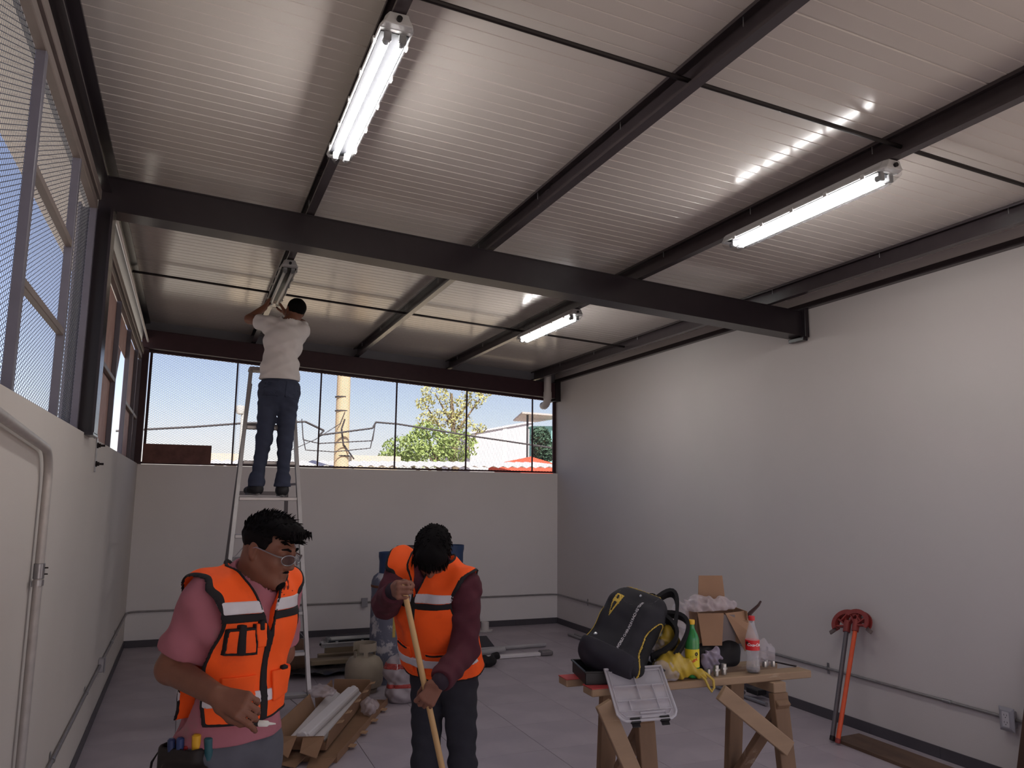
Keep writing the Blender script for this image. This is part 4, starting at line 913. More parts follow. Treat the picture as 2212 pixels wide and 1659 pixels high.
tag(vol_obj('plastic_wrap', Vol([Ell(P_(.235, .92, .09), (.05, .12, .06), None, .04), Ell(P_(.255, 1.05, .06), (.04, .08, .05), None, .04)], .006).noise(.007, [(60, 20, 90, .6), (-80, 50, 40, .6), (30, 110, -60, .5)], 82, 1.1), M_wbag2, it=1), 'white plastic wrap hanging out beside the cardboard tabs', 'plastic wrap')
# material against the far wall, behind the ladder
M_blk = mat('black_sheet', (38, 34, 36), .35, var=.2, vscale=8)
rs = np.random.RandomState(5); g = []
for i in range(30):
    x = .95+.75*i/29; g.append([(x, 7.62+.62*j/10+.02*math.sin(9*x), .008+.03*abs(math.sin(7*x+j*.9))*(1-j/14)+.02*abs(math.sin(17*x+1.3*j))+.01) for j in range(11)])
tag(MB().sheet(g, .003).build('plastic_sheet', M_blk, smooth=True), 'crumpled black plastic sheet on the floor behind the ladder', 'plastic sheet')
fl = copy_tree(lo); fl.location = (1.30, 7.96, .215); fl.rotation_euler = (math.pi, 0, math.pi/2+.03); fl['label'] = 'unlit batten lamp lying on boards behind the beige tank'; fl['group'] = 'twin tube batten lamps'
M_beam2 = mat('pale_board', (148, 130, 106), .75, var=.15, vscale=8, stretch=(.2, 1, 1))
MB().box((1.20, 7.88, .065), (2.35, 8.04, .105)).build('board', M_beam2, bevel=.003, label='low pale board under the spare batten lamp', cat='board')
MB().box((1.42, 8.36, .003), (2.5, 8.46, .17)).build('board', M_beam2, bevel=.004, label='thick pale board on edge behind the spare batten lamp', cat='board')
MB().box((1.33, 8.25, .003), (2.4, 8.33, .09)).build('board', M_beam2, bevel=.004, label='thin pale board standing in front of the thick one', cat='board')
sdf_obj('brown_bundle', [Ell((1.08, 7.98, .16), (.12, .13, .155), None, .05), Ell((1.04, 7.95, .09), (.13, .12, .08), None, .05)], .008, mat('brown_bundle', (92, 68, 54), .9, var=.3, vscale=8, bump=.2, bscale=30), label='dark brown bundle standing behind the ladder foot', cat='bundle')
# right of the man with the pole
M_pipe = mat('grey_pipe', (164, 160, 162), .45, var=.06)
MB().tube([(2.75, 8.22, .035), (3.88, 8.31, .026)], .022, 12).build('pipe', M_pipe, smooth=True, label='long thin grey pipe on the floor reaching past the others', cat='pipe', group='pipes on the floor')
MB().tube([(2.75, 7.98, .035), (3.30, 8.12, .045)], .03, 12).build('pipe', M_pipe, smooth=True, label='short grey pipe with dark open end', cat='pipe', group='pipes on the floor')
MB().tube([(3.285, 8.115, .045), (3.305, 8.121, .045)], .026, 12).build('open_end', M_black, bpy.data.objects['pipe.001'], smooth=True)
fb = empty('lamp_channel', (2.7, 7.86, .0), label='flat white lamp channel with grey end box on the floor', cat='lamp part'); MB().box((0, 0, .003), (.92, .07, .035)).build('channel', M_wl, fb, bevel=.004); MB().box((.92, -.02, .003), (1.06, .09, .05)).build('end_box', mat('dark_grey_box', (110, 104, 106), .6), fb, bevel=.012)
sh = MB().hexa([(2.95, 8.40, .012), (3.30, 8.38, .012), (3.33, 8.62, .012), (3.0, 8.64, .012), (2.95, 8.40, .02), (3.30, 8.38, .02), (3.28, 8.62, .11), (3.02, 8.64, .11)]).build('dustpan', mat('dark_plastic', (48, 44, 50), .4), bevel=.006, label='dark plastic dustpan resting behind the pipes', cat='dustpan')
crumple('black_cloth', [Ell((2.87, 7.60, .05), (.15, .09, .05), None, .04), Cap((2.9, 7.60, .05), (3.06, 7.72, .07), .03, .035, .03)], .008, mat('black_cloth', (30, 27, 29), .9), 'black crumpled cloth on the floor beside the pipes', .01, 83, .5, 'cloth', cut=above(0))
rl = MB().lathe([(.0, .012), (.05, .012), (.05, .11), (.046, .113), (0, .113)], n=24).build('tape_roll', M_pvc, smooth=True, label='white roll standing on a scrap near the far wall', cat='roll'); rl.location = (3.585, 9.48, .006)
MB().prism([(.10*math.cos(q)*(1+.15*math.sin(3*q)), .07*math.sin(q)) for q in np.linspace(0, 6.283, 17)[:-1]], (0, 0, -.004), (0, 0, .012), (1, 0, 0), (0, 1, 0)).build('loose_end', M_pvc, rl)
# pipes along the right wall
MB().tube([(4.53, 8.84, .02), (4.60, 5.75, .02)], .016, 10).build('pipe', M_galv, smooth=True, label='long galvanised pipe on the floor nearest the white wall', cat='pipe', group='pipes along the wall')
MB().tube([(4.45, 8.85, .02), (4.53, 5.38, .02)], .016, 10).build('pipe', M_galv, smooth=True, label='long galvanised pipe on the floor, farther from the white wall', cat='pipe', group='pipes along the wall')
MB().box((4.58, 5.55, .04), (4.68, 5.70, .085)).build('junction_box', M_black, bevel=.006, label='small black box lying on the pipes behind the sawhorse table', cat='box')
# board on the floor at the right
MB().hexa([(4.34, 2.9, .001), (4.60, 2.9, .001), (4.615, 4.50, .001), (4.355, 4.48, .001), (4.34, 2.9, .022), (4.60, 2.9, .022), (4.615, 4.50, .022), (4.355, 4.48, .022)]).build('floor_board', mat('wet_plywood', (104, 80, 64), .55, var=.25, vscale=4, c2=(70, 52, 42), mask=(3, .45, .65), stretch=(1, .3, 1)), label='brown plywood board lying along the foot of the wall', cat='board')
# ---- conduit benders leaning on the wall
M_bred = mat('bender_red', (134, 46, 42), .5, var=.15, vscale=12); M_bor = mat('bender_orange', (214, 84, 44), .45, var=.08, vscale=10); M_bgr = mat('bender_grey', (98, 92, 96), .45, metal=.4, var=.1); M_bmet = mat('bender_cast', (112, 96, 92), .5, metal=.4)
def bender(foot, top, hm, sm, label, flip=1, sc=1.0):
    foot = Vector(foot); top = Vector(top); d = (top-foot).normalized(); r = empty('conduit_bender', tuple(foot), label=label, cat='bender', group='conduit benders')
    MB().tube([(0, 0, 0), tuple(top-foot)], .0165*sc, 14).build('handle', hm, r, smooth=True)
    # shoe: a curved channel in the plane of the wall (y,z), with hub and ribs
    hub = top-foot+d*.01; y = Vector((0, -flip, 0)); n = d.cross(y).normalized(); y = n.cross(d).normalized(); c = hub
    Rr = .125*sc; sh = MB(); pts = []
    for i in range(15):
        a = R_(-28)+R_(165)*i/14; pts.append((c+y*(math.cos(a)*Rr*.95)+d*(math.sin(a)*Rr*.72+.01), (y*math.cos(a)+d*math.sin(a)).normalized()))
    for i in range(14):
        (p, q), (p2, q2) = pts[i], pts[i+1]
        for (o0, o1, i0, i1) in ((-.024, .024, -.022, -.012), (-.024, -.015, -.014, .012), (.015, .024, -.014, .012)):
            sh.hexa([p+n*o0*sc+q*i0*sc, p+n*o1*sc+q*i0*sc, p2+n*o1*sc+q2*i0*sc, p2+n*o0*sc+q2*i0*sc, p+n*o0*sc+q*i1*sc, p+n*o1*sc+q*i1*sc, p2+n*o1*sc+q2*i1*sc, p2+n*o0*sc+q2*i1*sc])
    sh.build('shoe', sm, r, smooth=True, auto=50)
    rb = MB()
    for k in (1, 5, 9, 13): rb.bar(c-d*.01, pts[k][0]-pts[k][1]*.016, .012*sc, .03*sc, up=tuple(n))
    rb.tube([c-d*.055, c+d*.03], .026*sc, 14); rb.build('hub', sm, r, smooth=True)
    hk = MB().bar(pts[0][0], pts[0][0]-d*.03+y*.05, .03*sc, .014*sc, up=tuple(n)); hk.build('hook', M_bmet, r, bevel=.003)
    ped = MB().bar(pts[-1][0], pts[-1][0]-d*.05-y*.045, .05*sc, .012*sc, up=tuple(d)); ped.build('foot_pedal', sm, r, bevel=.003)
    MB().tube([(0, 0, 0), tuple(d*.03)], .0185*sc, 14).build('grip_end', M_bred if hm is not M_bgr else M_bolt, r, smooth=True)
bender((4.325, 4.465, .012), (4.655, 4.60, .755), M_bgr, M_bred, 'conduit bender with grey steel handle leaning on the white wall', -1)
bender((4.315, 4.405, .012), (4.655, 4.515, .775), M_bor, M_bred, 'conduit bender with orange handle leaning on the white wall', 1, .95)
# ============================================================ people
M_skin = mat('skin', (122, 80, 63), .5, var=.06, vscale=25, bump=.03, bscale=300, sub=.08, spec=.35)
M_skin_b = mat('skin_light', (132, 90, 74), .5, var=.06, vscale=25, sub=.08, spec=.35)
M_hair = mat('black_hair', (15, 12, 13), .8, var=.3, vscale=60, spec=.12)
M_eye = mat('eye_white', (215, 208, 200), .3)
M_iris = mat('iris', (35, 22, 16), .2)
M_orange = mat('orange_fabric', (255, 92, 20), .75, var=.06, vscale=9, bump=.05, bscale=220, c2=(214, 70, 20), mask=(3.5, .55, .8))
M_refl = mat('reflective_tape', (205, 200, 204), .35, var=.06, vscale=25)
M_trim = mat('black_trim', (24, 19, 22), .8)
M_pink = mat('pink_shirt', (160, 98, 108), .9, var=.08, vscale=12, c2=(134, 106, 104), mask=(7, .58, .75), bump=.05, bscale=200)
M_maro = mat('maroon_sweater', (78, 34, 44), .95, var=.12, vscale=20, bump=.08, bscale=260)
M_cuff = mat('dark_cuff', (44, 32, 42), .95)
M_jean = mat('grey_jeans', (84, 84, 92), .9, var=.12, vscale=14, bump=.06, bscale=320)
M_jean_b = mat('dark_jeans', (44, 44, 52), .9, var=.15, vscale=14, bump=.06, bscale=320)
M_jean_c = mat('blue_jeans', (58, 64, 84), .9, var=.15, vscale=12, bump=.06, bscale=320)
M_white = mat('white_shirt', (214, 208, 206), .9, var=.03, vscale=8, bump=.04, bscale=220)
M_shoe = mat('black_shoe', (34, 33, 36), .6)
M_sole = mat('shoe_sole', (120, 118, 118), .7)
M_lens = mat('lens_glass', (60, 60, 66), .05, alpha=.25)
M_gframe = mat('glasses_frame', (150, 148, 150), .3, metal=.7)
M_leather = mat('tool_belt_leather', (34, 26, 24), .7, var=.2, vscale=20)

def basis(F, U):
    F = nrm(F); U = np.asarray(U, float); U = nrm(U-F*(U@F)); return np.array([np.cross(F, U), F, U])     # rows right, forward, up
def head_prims(c, A, s=1.0):
    """A rows: right, forward, up"""
    T = lambda *q: V3(*c)+(np.array(q)*s)@A
    E = lambda p, r, k=.02, sub=False: Ell(T(*p), np.array(r)*s, A, k*s, sub)
    K = lambda a, b, ra, rb, k=.015, sub=False: Cap(T(*a), T(*b), ra*s, rb*s, k*s, sub)
    P = [E((0, -.012, .032), (.074, .095, .084)), E((0, .028, -.03), (.061, .066, .078), .03), E((0, .034, -.068), (.05, .05, .04), .03)]
    for x in (-1, 1):
        P += [K((x*.053, .0, -.05), (x*.012, .078, -.094), .017, .017, .03), E((x*.036, .068, -.02), (.022, .02, .022), .03), K((x*.012, .088, .03), (x*.045, .072, .026), .011, .010, .02)]
    P += [E((0, .082, -.094), (.018, .016, .016), .02)]
    for x in (-1, 1): P += [E((x*.031, .098, .012), (.017, .014, .012), .016, True)]
    P += [K((0, .092, .018), (0, .112, -.02), .008, .0115, .014), E((0, .108, -.027), (.013, .012, .009), .008)]
    for x in (-1, 1): P += [E((x*.012, .099, -.029), (.008, .011, .008), .006), E((x*.031, .0825, .0135), (.0135, .0115, .0085), .004), E((x*.031, .081, .001), (.0125, .0105, .005), .004)]
    P += [K((-.02, .094, -.053), (.02, .094, -.053), .005, .005, .008), K((0, .1, -.052), (0, .1, -.053), .0055, .0055, .012), K((-.016, .093, -.064), (.016, .093, -.064), .006, .006, .008),
          K((-.022, .1, -.0585), (.022, .1, -.0585), .0018, .0018, .003, True)]
    for x in (-1, 1):
        P += [Ell(T(x*.078, -.012, .002), np.array((.008, .019, .031))*s, A, .008*s), Ell(T(x*.087, -.006, .004), np.array((.006, .010, .019))*s, A, .006*s, True), E((x*.077, -.004, -.024), (.006, .009, .010), .006)]
    return P, T
def eyes(T, A, s, parent):
    for x in (-1, 1):
        mb = MB(); c = T(x*.031, .0795, .009); mb.lathe([(.0108*s*math.sin(a), -.0108*s*math.cos(a)) for a in np.linspace(0, math.pi, 9)], c, 12, axis=A[1])
        o = mb.build('eye', M_eye, parent, smooth=True)
        c2 = V3(*c)+A[1]*.0078*s; MB().lathe([(0, -.004*s), (.0055*s, -.003*s), (.0055*s, .0025*s), (0, .0036*s)], c2, 12, axis=A[1]).build('iris', M_iris, o, smooth=True)
def hand_prims(w, d, n, side, curl, thumb=(.5, .6), s=1.0, spread=.05):
    """w wrist, d towards the fingers, n where the palm faces, side=+1 if the thumb lies along d x n; curl = 4 tuples of joint angles"""
    d = nrm(d); n = np.asarray(n, float); n = nrm(n-d*(n@d)); t = np.cross(d, n)*side; P = []; w = V3(*w)
    rotv = lambda a, base: math.cos(a)*base[0]+math.sin(a)*base[1]
    Ls = [(.043, .026, .021), (.046, .029, .022), (.043, .027, .021), (.034, .021, .018)]
    tips = []
    for i in range(4):
        off = (.030-.0205*i)*s; kn = w+d*(.088-.004*abs(i-1.2))*s+t*off
        P += [Cap(w+d*.012*s+t*off*.55, kn, .0135*s, .0112*s, .012*s)]
        a = 0; p = kn; r = .0098*s if i < 3 else .0086*s
        sp = (1.5-i)*spread
        for j in range(3):
            a += curl[i][j]; dr = rotv(a, (nrm(d+t*sp), n)); q = p+dr*Ls[i][j]*s
            P += [Cap(p, q, r, r*.9, .006*s)]; p = q; r *= .9
        tips.append(p)
    b = w+d*.022*s+t*.026*s+n*.006*s; a1, a2 = thumb
    d1 = nrm(d*.75+t*.62*(1-a1)+n*(.35+a1*.6)); p1 = b+d1*.042*s; d2 = nrm(d*.95+t*(.25-.5*a2)+n*(.2+.55*a2)); p2 = p1+d2*.033*s; d3 = nrm(d*.95+t*(.1-.7*a2)+n*(.1+.35*a2)); p3 = p2+d3*.026*s
    P += [Cap(w+d*.012*s+t*.016*s, b, .016*s, .0155*s, .014*s), Cap(b, p1, .0155*s, .0118*s, .01*s), Cap(p1, p2, .0112*s, .0102*s, .006*s), Cap(p2, p3, .0102*s, .0085*s, .005*s)]
    return P, tips, p3

def torso_prims(J, A, g=0.0, w=1.0):
    """J: pelvis, waist, chest, neck, shR, shL ; A rows right/forward/up of the chest"""
    P = [Ell(J['pelvis'], (.158*w+g, .112+g, .115+g), J.get('Ap', A), .06), Ell(J['waist'], (.142*w+g, .104*w+g, .14+g), J.get('Ap', A), .07),
         Ell(J['chest'], (.158*w+g, .112*w+g, .165+g), A, .07), Cap(J['shR'], J['shL'], .062+g, .062+g, .06),
         Cap(V3(*J['neck'])-A[2]*.05, V3(*J['neck'])+A[2]*.02, .075+g, .056+g, .05)]
    return P
def leg_prims(J, g=0.0, ks=1.0):
    P = []
    for s in 'RL':
        P += [Cap(J['hip'+s], J['knee'+s], .084*ks+g, .057*ks+g, .04), Cap(J['knee'+s], J['ank'+s], .058*ks+g, .038*ks+g, .03)]
    return P
def foot_prims(a, fwd, g=0):
    f = nrm(fwd); a = V3(*a); z = V3(0, 0, 1)
    return [Cap(a-f*.03-z*.045, a+f*.05-z*.04, .036+g, .036+g, .03), Cap(a+f*.05-z*.045, a+f*.15-z*.052, .036+g, .030+g, .03, flat=(z, .85)), Cap(a, a-z*.03, .038+g, .04+g, .03)]
def arm_prims(J, s, g=0.0, k=1.0):
    return [Cap(J['sh'+s], J['el'+s], .052*k+g, .040*k+g, .03), Cap(J['el'+s], J['wr'+s], .041*k+g, .027*k+g, .02)]
FOLD = [(38, 12, 60, .5), (20, 45, -50, .4), (70, -40, 30, .3)]

def strands(n, root_fn, seed, parent_mb, rad=.0016):
    rs = np.random.RandomState(seed)
    for i in range(n):
        a, b, c, r = root_fn(rs); parent_mb.tube([a, b, c], [r, r*.75, r*.15], 5)
def join_np(vs, fs, mb):
    """append a MB to a vol mesh (faces as quads/ngons)"""
    m = MB(); m.v = [tuple(q) for q in vs]; m.f = [list(map(int, q)) for q in fs]; m.mi = [0]*len(m.f)
    o = len(m.v); m.v += mb.v; m.f += [[i+o for i in q] for q in mb.f]; m.mi += [0]*len(mb.f); return m
HR = V3(.92353, -.38353, 0); HA = V3(.38353, .92353, 0)     # horizontal picture-right / away axes used to lay out poses
def loc_frame(O): return lambda x, y, z: V3(O[0], O[1], 0)+HR*x+HA*y+V3(0, 0, z)
def face_dir(th, pitch=0.0): h = HR*math.sin(th)-HA*math.cos(th); return h*math.cos(pitch)+V3(0, 0, math.sin(pitch))

def vest(J, A, g, h, parent, hem, vbot, seed, arm_r=.098, arm_in=.05, pipe=.009, slit=False, w=1.0, stripes=(), pockets=(), neck_r=.085, hem_round=0.0, logo=False, low=None):
    """sleeveless hi-vis vest in chest coordinates xr (right), f (forward), u (up) about the chest centre"""
    P = [p for p in torso_prims(J, A, g, w)]
    P += [Cap(V3(*J['pelvis'])+A[2]*.0, V3(*J['waist']), .125*w+g, .13*w+g, .06, flat=(A[1], .78))]
    vol = Vol(P, h, pad=.04)
    vol.noise(.0065, [(6, 4, 34, .3), (30, 45, 24, .4), (-40, 22, 38, .45), (16, -50, 14, .4), (22, 14, -26, .5)], seed)
    c = V3(*J['chest']); xr = plane(vol, c, A[0]); f = plane(vol, c, A[1]); u = plane(vol, c, A[2])
    V = vol.D
    neck = capd(vol, V3(*J['neck'])-A[2]*.05+A[1]*.01, V3(*J['neck'])+A[2]*.2+A[1]*.01, neck_r, neck_r+.03)
    vw = (u-vbot)*.36; ve = mx(np.abs(xr)-vw, -f); cut_n = smin(neck, ve, .02)
    cut_a = None
    for s, sg in (('shR', 1), ('shL', -1)):
        p = V3(*J[s]); q = capd(vol, p+A[0]*sg*arm_in-A[2]*.05, p+A[0]*sg*.25-A[2]*.05, arm_r, arm_r+.02); q = smin(q, capd(vol, p+A[0]*sg*(arm_in+.005)-A[2]*.0, p+A[0]*sg*(arm_in+.005)-A[2]*.16, arm_r*.62, arm_r*.55), .05)
        cut_a = q if cut_a is None else mn(cut_a, q)
    if slit:
        q0 = c+A[0]*.175*w+A[1]*.0; sl = capd(vol, q0-A[2]*.15, q0-A[2]*.45, .05, .075); cut_a = smin(cut_a, sl, .04)
    ax = np.abs(xr)
    he = -(u-hem)+(hem_round*np.exp(-(ax/.035)**2)*(f > 0) if hem_round else 0)
    cut = mn(cut_n, cut_a); D = mx(mx(V, -cut), he)
    root = vol_obj('vest', vol, M_orange, parent, D=D, it=2)
    shell = lambda e, i=.006: mx(V-e, -(V+i))
    gap = mx(-cut, he)
    # black piping on all edges
    edge = mx(mx(shell(.0035), gap), mn(cut-pipe, (-he)-pipe))
    vol_obj('piping', vol, M_trim, root, D=edge.astype(np.float32), it=3)
    zp = mx(mx(shell(.004), gap), mx(ax-.013, mx(-f, u-vbot-.03)))
    vol_obj('zipper_band', vol, M_trim, root, D=zp.astype(np.float32), it=1)
    for (u0, u1, e, m, nm, fr) in stripes:
        sd = mx(mx(shell(e), gap), np.abs(u-(u0+u1)/2)-(u1-u0)/2)
        if fr: sd = mx(sd, -f-.02)
        vol_obj(nm, vol, m, root, D=sd.astype(np.float32), it=1)
    for (x0, x1, u0, u1, e, m, nm) in pockets:
        sd = mx(mx(mx(V-e, -(V+.004)), gap), mx(mx(x0-xr, xr-x1), mx(mx(u0-u, u-u1), -f)))
        vol_obj(nm, vol, m, root, D=sd.astype(np.float32), it=1)
    return root, vol, (xr, f, u), V, gap
# ------------------------------------------------------------ person with the pink T-shirt
def person_a():
    L = loc_frame((.179, 2.726)); th = R_(54)
    root = empty('person', tuple(L(0, 0, 0)), label='man in pink T-shirt and orange vest with glasses, holding a white marker', cat='person')
    def E(o): o.matrix_parent_inverse = Matrix.Translation(root.location).inverted(); return o
    F = face_dir(th); A = basis(face_dir(th, -.03), V3(0, 0, 1)); A = np.array([A[0], A[1], A[2]])
    Rt = A[0]
    J = dict(pelvis=L(-.012, .0, .925), waist=L(-.005, .0, 1.06), chest=L(.02, .0, 1.265), neck=L(.038, .02, 1.428), A=A)
    J['shR'] = J['neck']+Rt*.168+V3(0, 0, -.05)-F*.01; J['shL'] = J['neck']-Rt*.122+V3(0, 0, -.05)-F*.03
    J['elR'] = L(-.160, -.11, 1.165); J['wrR'] = L(.035, -.255, 1.125)
    J['elL'] = L(.085, .21, 1.15); J['wrL'] = L(-.02, .19, .97)
    J['hipR'] = J['pelvis']+Rt*.088-V3(0, 0, .05); J['hipL'] = J['pelvis']-Rt*.088-V3(0, 0, .05)
    J['kneeR'] = J['hipR']+V3(0, 0, -.42)+F*.03; J['kneeL'] = J['hipL']+V3(0, 0, -.42)+F*.04; J['ankR'] = J['kneeR']+V3(0, 0, -.39)-F*.03; J['ankL'] = J['kneeL']+V3(0, 0, -.39)-F*.02
    for s in 'RL': J['ank'+s][2] = .08
    hc = L(.088, -.01, 1.517); HAx = basis(face_dir(R_(72), -.33), V3(0, 0, 1)+HR*.05)
    HP, T = head_prims(hc, HAx, .90)
    hd = nrm(L(.175, -.30, 1.09)-J['wrR']); pn = nrm(V3(0, 0, -.55)+HA*.8)
    hp, tips, tt = hand_prims(J['wrR']+hd*.01, hd, pn, -1, [(.55, .75, .35), (.75, .95, .5), (.85, 1.0, .55), (.9, 1.0, .6)], (.55, .75), 1.0)
    hl = nrm(V3(0, 0, -.6)-HR*.7+HA*.1); hp2, _, _ = hand_prims(J['wrL'], hl, nrm(-HA+V3(0, 0, .1)), 1, [(.3, .4, .2)]*4)
    body = torso_prims(J, A, -.012, .94)+arm_prims(J, 'R', .002, 1.05)+arm_prims(J, 'L', 0, 1.0)+leg_prims(J, -.008)+HP+hp+hp2
    body += [Cap(J['neck']-V3(0, 0, .03), T(0, -.03, -.05), .06, .054, .03), Cap(J['neck']+F*.03, T(0, .02, -.075), .045, .04, .03)]
    for s in 'RL': body += foot_prims(J['ank'+s], F, -.004)
    E(sdf_obj('body', body, .0042, M_skin, root, it=1))
    hr = empty('head_features'); bpy.data.objects.remove(hr)
    E_root = root
    for o in list(): pass
    ey0 = len(root.children); eyes(T, HAx, .90, root)
    for o in root.children[ey0:]: E(o)
    # hair: cap + tufts
    S = .90
    hcap = [Ell(T(0, -.016, .046), np.array((.082, .101, .086))*S, HAx, .03), Ell(T(0, .045, .088), np.array((.062, .05, .036))*S, HAx, .04), Ell(T(0, .085, .092), np.array((.045, .025, .022))*S, HAx, .03)]
    vol = Vol(hcap, .0035); vol.noise(.0022, [(120, 60, 40, .5), (-50, 130, 60, .5), (60, -40, 150, .5)], 4)
    fx = plane(vol, T(0, 0, 0), HAx[0]); fy = plane(vol, T(0, 0, 0), HAx[1]); fz = plane(vol, T(0, 0, 0), HAx[2])
    line = np.where(fy > .06, .062, np.where(fy > .015, .062-(.06-fy)*1.6, np.where(fy > -.03, .012, -.035))).astype(np.float32)
    line = mx(line, np.where((np.abs(fx) < .06) & (fy > .03), .066, -1))
    D = mx(vol.D, line-fz)
    vs, fs = vol.mesh(D.astype(np.float32)); vs = relax(vs, fs, 2)
    tb = MB()
    def tuft(rs):
        for _ in range(50):
            a = rs.normal(size=3); a /= np.linalg.norm(a)
            p = np.array((a[0]*.08, -.014+a[1]*.1, .046+a[2]*.085))
            if a[2] > .05 and not (p[1] > .09 and p[2] < .07): break
        up = nrm(np.array((a[0]*.5, a[1]*.5+.35, a[2]+.25))); ln = rs.uniform(.012, .026)*(1.35 if p[1] > .02 else .9)
        q1 = T(*(p*.985)); q2 = T(*(p+up*ln*.55)); q3 = T(*(p+up*ln+np.array((0, .012, -.004)) * (1 if p[1] > .03 else .2)))
        return q1, q2, q3, rs.uniform(.0022, .004)
    strands(420, tuft, 3, tb)
    def quiff(rs):
        x = rs.uniform(-.055, .05); y = rs.uniform(.07, .1); z = rs.uniform(.082, .1); p = np.array((x, y, z)); l = rs.uniform(.012, .03)
        return T(*p), T(x*1.05, y+l*.7, z+l*.35), T(x*1.1, y+l*1.05, z-l*.25), rs.uniform(.003, .005)
    strands(90, quiff, 5, tb)
    E(join_np(vs, fs, tb).build('hair', M_hair, root, smooth=True, fix=False))
    # moustache / goatee, brows
    bv = Vol([p.grow(.0022) for p in HP if not p.sub], .003, lo=T(0, .06, -.07)-.075, hi=T(0, .06, -.07)+.075)
    g1 = Ell(T(0, .09, -.098), (.022, .03, .017), HAx).d(bv.X, bv.Y, bv.Z); g2 = Cap(T(-.024, .102, -.046), T(.024, .102, -.046), .0045, .0045).d(bv.X, bv.Y, bv.Z); g3 = Cap(T(.028, .09, -.05), T(.022, .09, -.09), .006, .01).d(bv.X, bv.Y, bv.Z); g4 = Cap(T(-.028, .09, -.05), T(-.022, .09, -.09), .006, .01).d(bv.X, bv.Y, bv.Z)
    E(vol_obj('beard', bv, M_hair, root, D=mx(bv.D, mn(g1, g2)).astype(np.float32), it=1))
    br = MB()
    for x in (-1, 1): br.tube([T(x*.014, .098, .032), T(x*.03, .094, .038), T(x*.047, .078, .032)], [.0035, .0045, .002], 6)
    E(br.build('eyebrows', M_hair, root, smooth=True))
    gl = MB()
    for x in (-1, 1):
        cc = T(x*.033, .112, .006); ex = nrm(HAx[0]*x*.94-HAx[1]*.34); ez = HAx[2]
        lp_ = [cc+ex*(.027*math.cos(t))+ez*(.0185*math.sin(t)*(1 if math.sin(t) < 0 else .8)) for t in np.linspace(0, 2*math.pi, 21)[:-1]]
        gl.tube(lp_, .0017, 6, closed=True)
        gl.tube([cc+ex*.027+ez*.006, T(x*.07, .085, .012), T(x*.081, .0, .014), T(x*.081, -.02, .002)], [.003, .0025, .002, .0015], 6)
    gl.tube([T(-.008, .122, .01), T(0, .126, .012), T(.008, .122, .01)], .0018, 6)
    go = E(gl.build('glasses', M_gframe, root, smooth=True))
    for x in (-1, 1):
        cc = T(x*.033, .112, .006); ex = nrm(HAx[0]*x*.94-HAx[1]*.34); ez = HAx[2]; nn = np.cross(ex, ez)
        ring = [(.026*math.cos(t), .0178*math.sin(t)*(1 if math.sin(t) < 0 else .8)) for t in np.linspace(0, 2*math.pi, 17)[:-1]]
        MB().prism(ring, cc-nn*.0006, cc+nn*.0006, ex, ez).build('lens', M_lens, go)
    # T-shirt
    sp = torso_prims(J, A, .006, .94)
    for s in 'RL':
        a, b = J['sh'+s], J['el'+s]; d = nrm(b-a)
        sp += [Cap(a+d*.03, a+d*np.linalg.norm(b-a)*.98, .058, .07, .05)]
    sp += [Cap(J['pelvis'], J['waist'], .14, .135, .06, flat=(A[1], .8)), Cap(J['pelvis']-V3(0, 0, .05), J['pelvis']+V3(0, 0, .05), .15, .15, .05, flat=(A[1], .8))]
    vol = Vol(sp, .0045); vol.noise(.0065, [(38, 12, 46, .5), (20, 45, -40, .5), (50, -40, 20, .4)], 11)
    D = vol.D; Zg = vol.Z
    cut = capd(vol, J['neck']-V3(0, 0, .02)+F*.02, J['neck']+V3(0, 0, .2)+F*.04, .07, .09)
    D = mx(mx(D, -cut), .945-Zg)
    for s in 'RL':
        a, b = J['sh'+s], J['el'+s]; d = nrm(b-a); e = a+d*np.linalg.norm(b-a)*.80; pl_ = plane(vol, e, d); near = capd(vol, e, b+d*.1, .12, .12)
        D = mx(D, mn(pl_, -near))
    E(vol_obj('t_shirt', vol, M_pink, root, D=D.astype(np.float32), it=2))
    # vest
    O_ = M_orange
    st = [(.070, .108, .003, M_refl, 'reflective_stripe', 0), (.045, .07, .0045, M_trim, 'black_band', 0), (-.20, -.165, .003, M_refl, 'reflective_stripe', 0)]
    pk = [(.052, .128, -.045, .028, .012, O_, 'pocket'), (.018, .050, -.03, .04, .013, O_, 'pocket'), (.05, .13, .022, .030, .015, M_trim, 'pocket_trim'), (.05, .132, -.050, -.042, .015, M_trim, 'pocket_trim'),
          (.082, .102, -.05, .04, .0165, M_trim, 'pocket_strap'), (.026, .040, .02, .05, .0165, M_trim, 'pocket_strap'), (.126, .131, -.05, .03, .015, M_trim, 'pocket_trim'), (.05, .055, -.05, .04, .014, M_trim, 'pocket_trim'),
          (.03, .13, -.205, -.115, .009, O_, 'pocket'), (-.13, -.03, -.205, -.115, .010, O_, 'pocket'), (-.09, -.065, -.118, -.105, .0125, M_trim, 'pocket_trim')]
    vr, vv, _, VV, _ = vest(J, A, .026, .0036, root, -.255, .01, 21, arm_in=.022, arm_r=.1, slit=True, stripes=st, pockets=pk, hem_round=0, w=.95)
    E(vr)
    # printed mark on the left breast
    c0 = V3(*J['chest']); mk = MB(); M_mark = mat('vest_print', (110, 24, 20), .8)
    def on(x, u): q = surf(vv, VV, c0+A[0]*x+A[2]*u+A[1]*.3, -A[1]); return q+A[1]*.0012
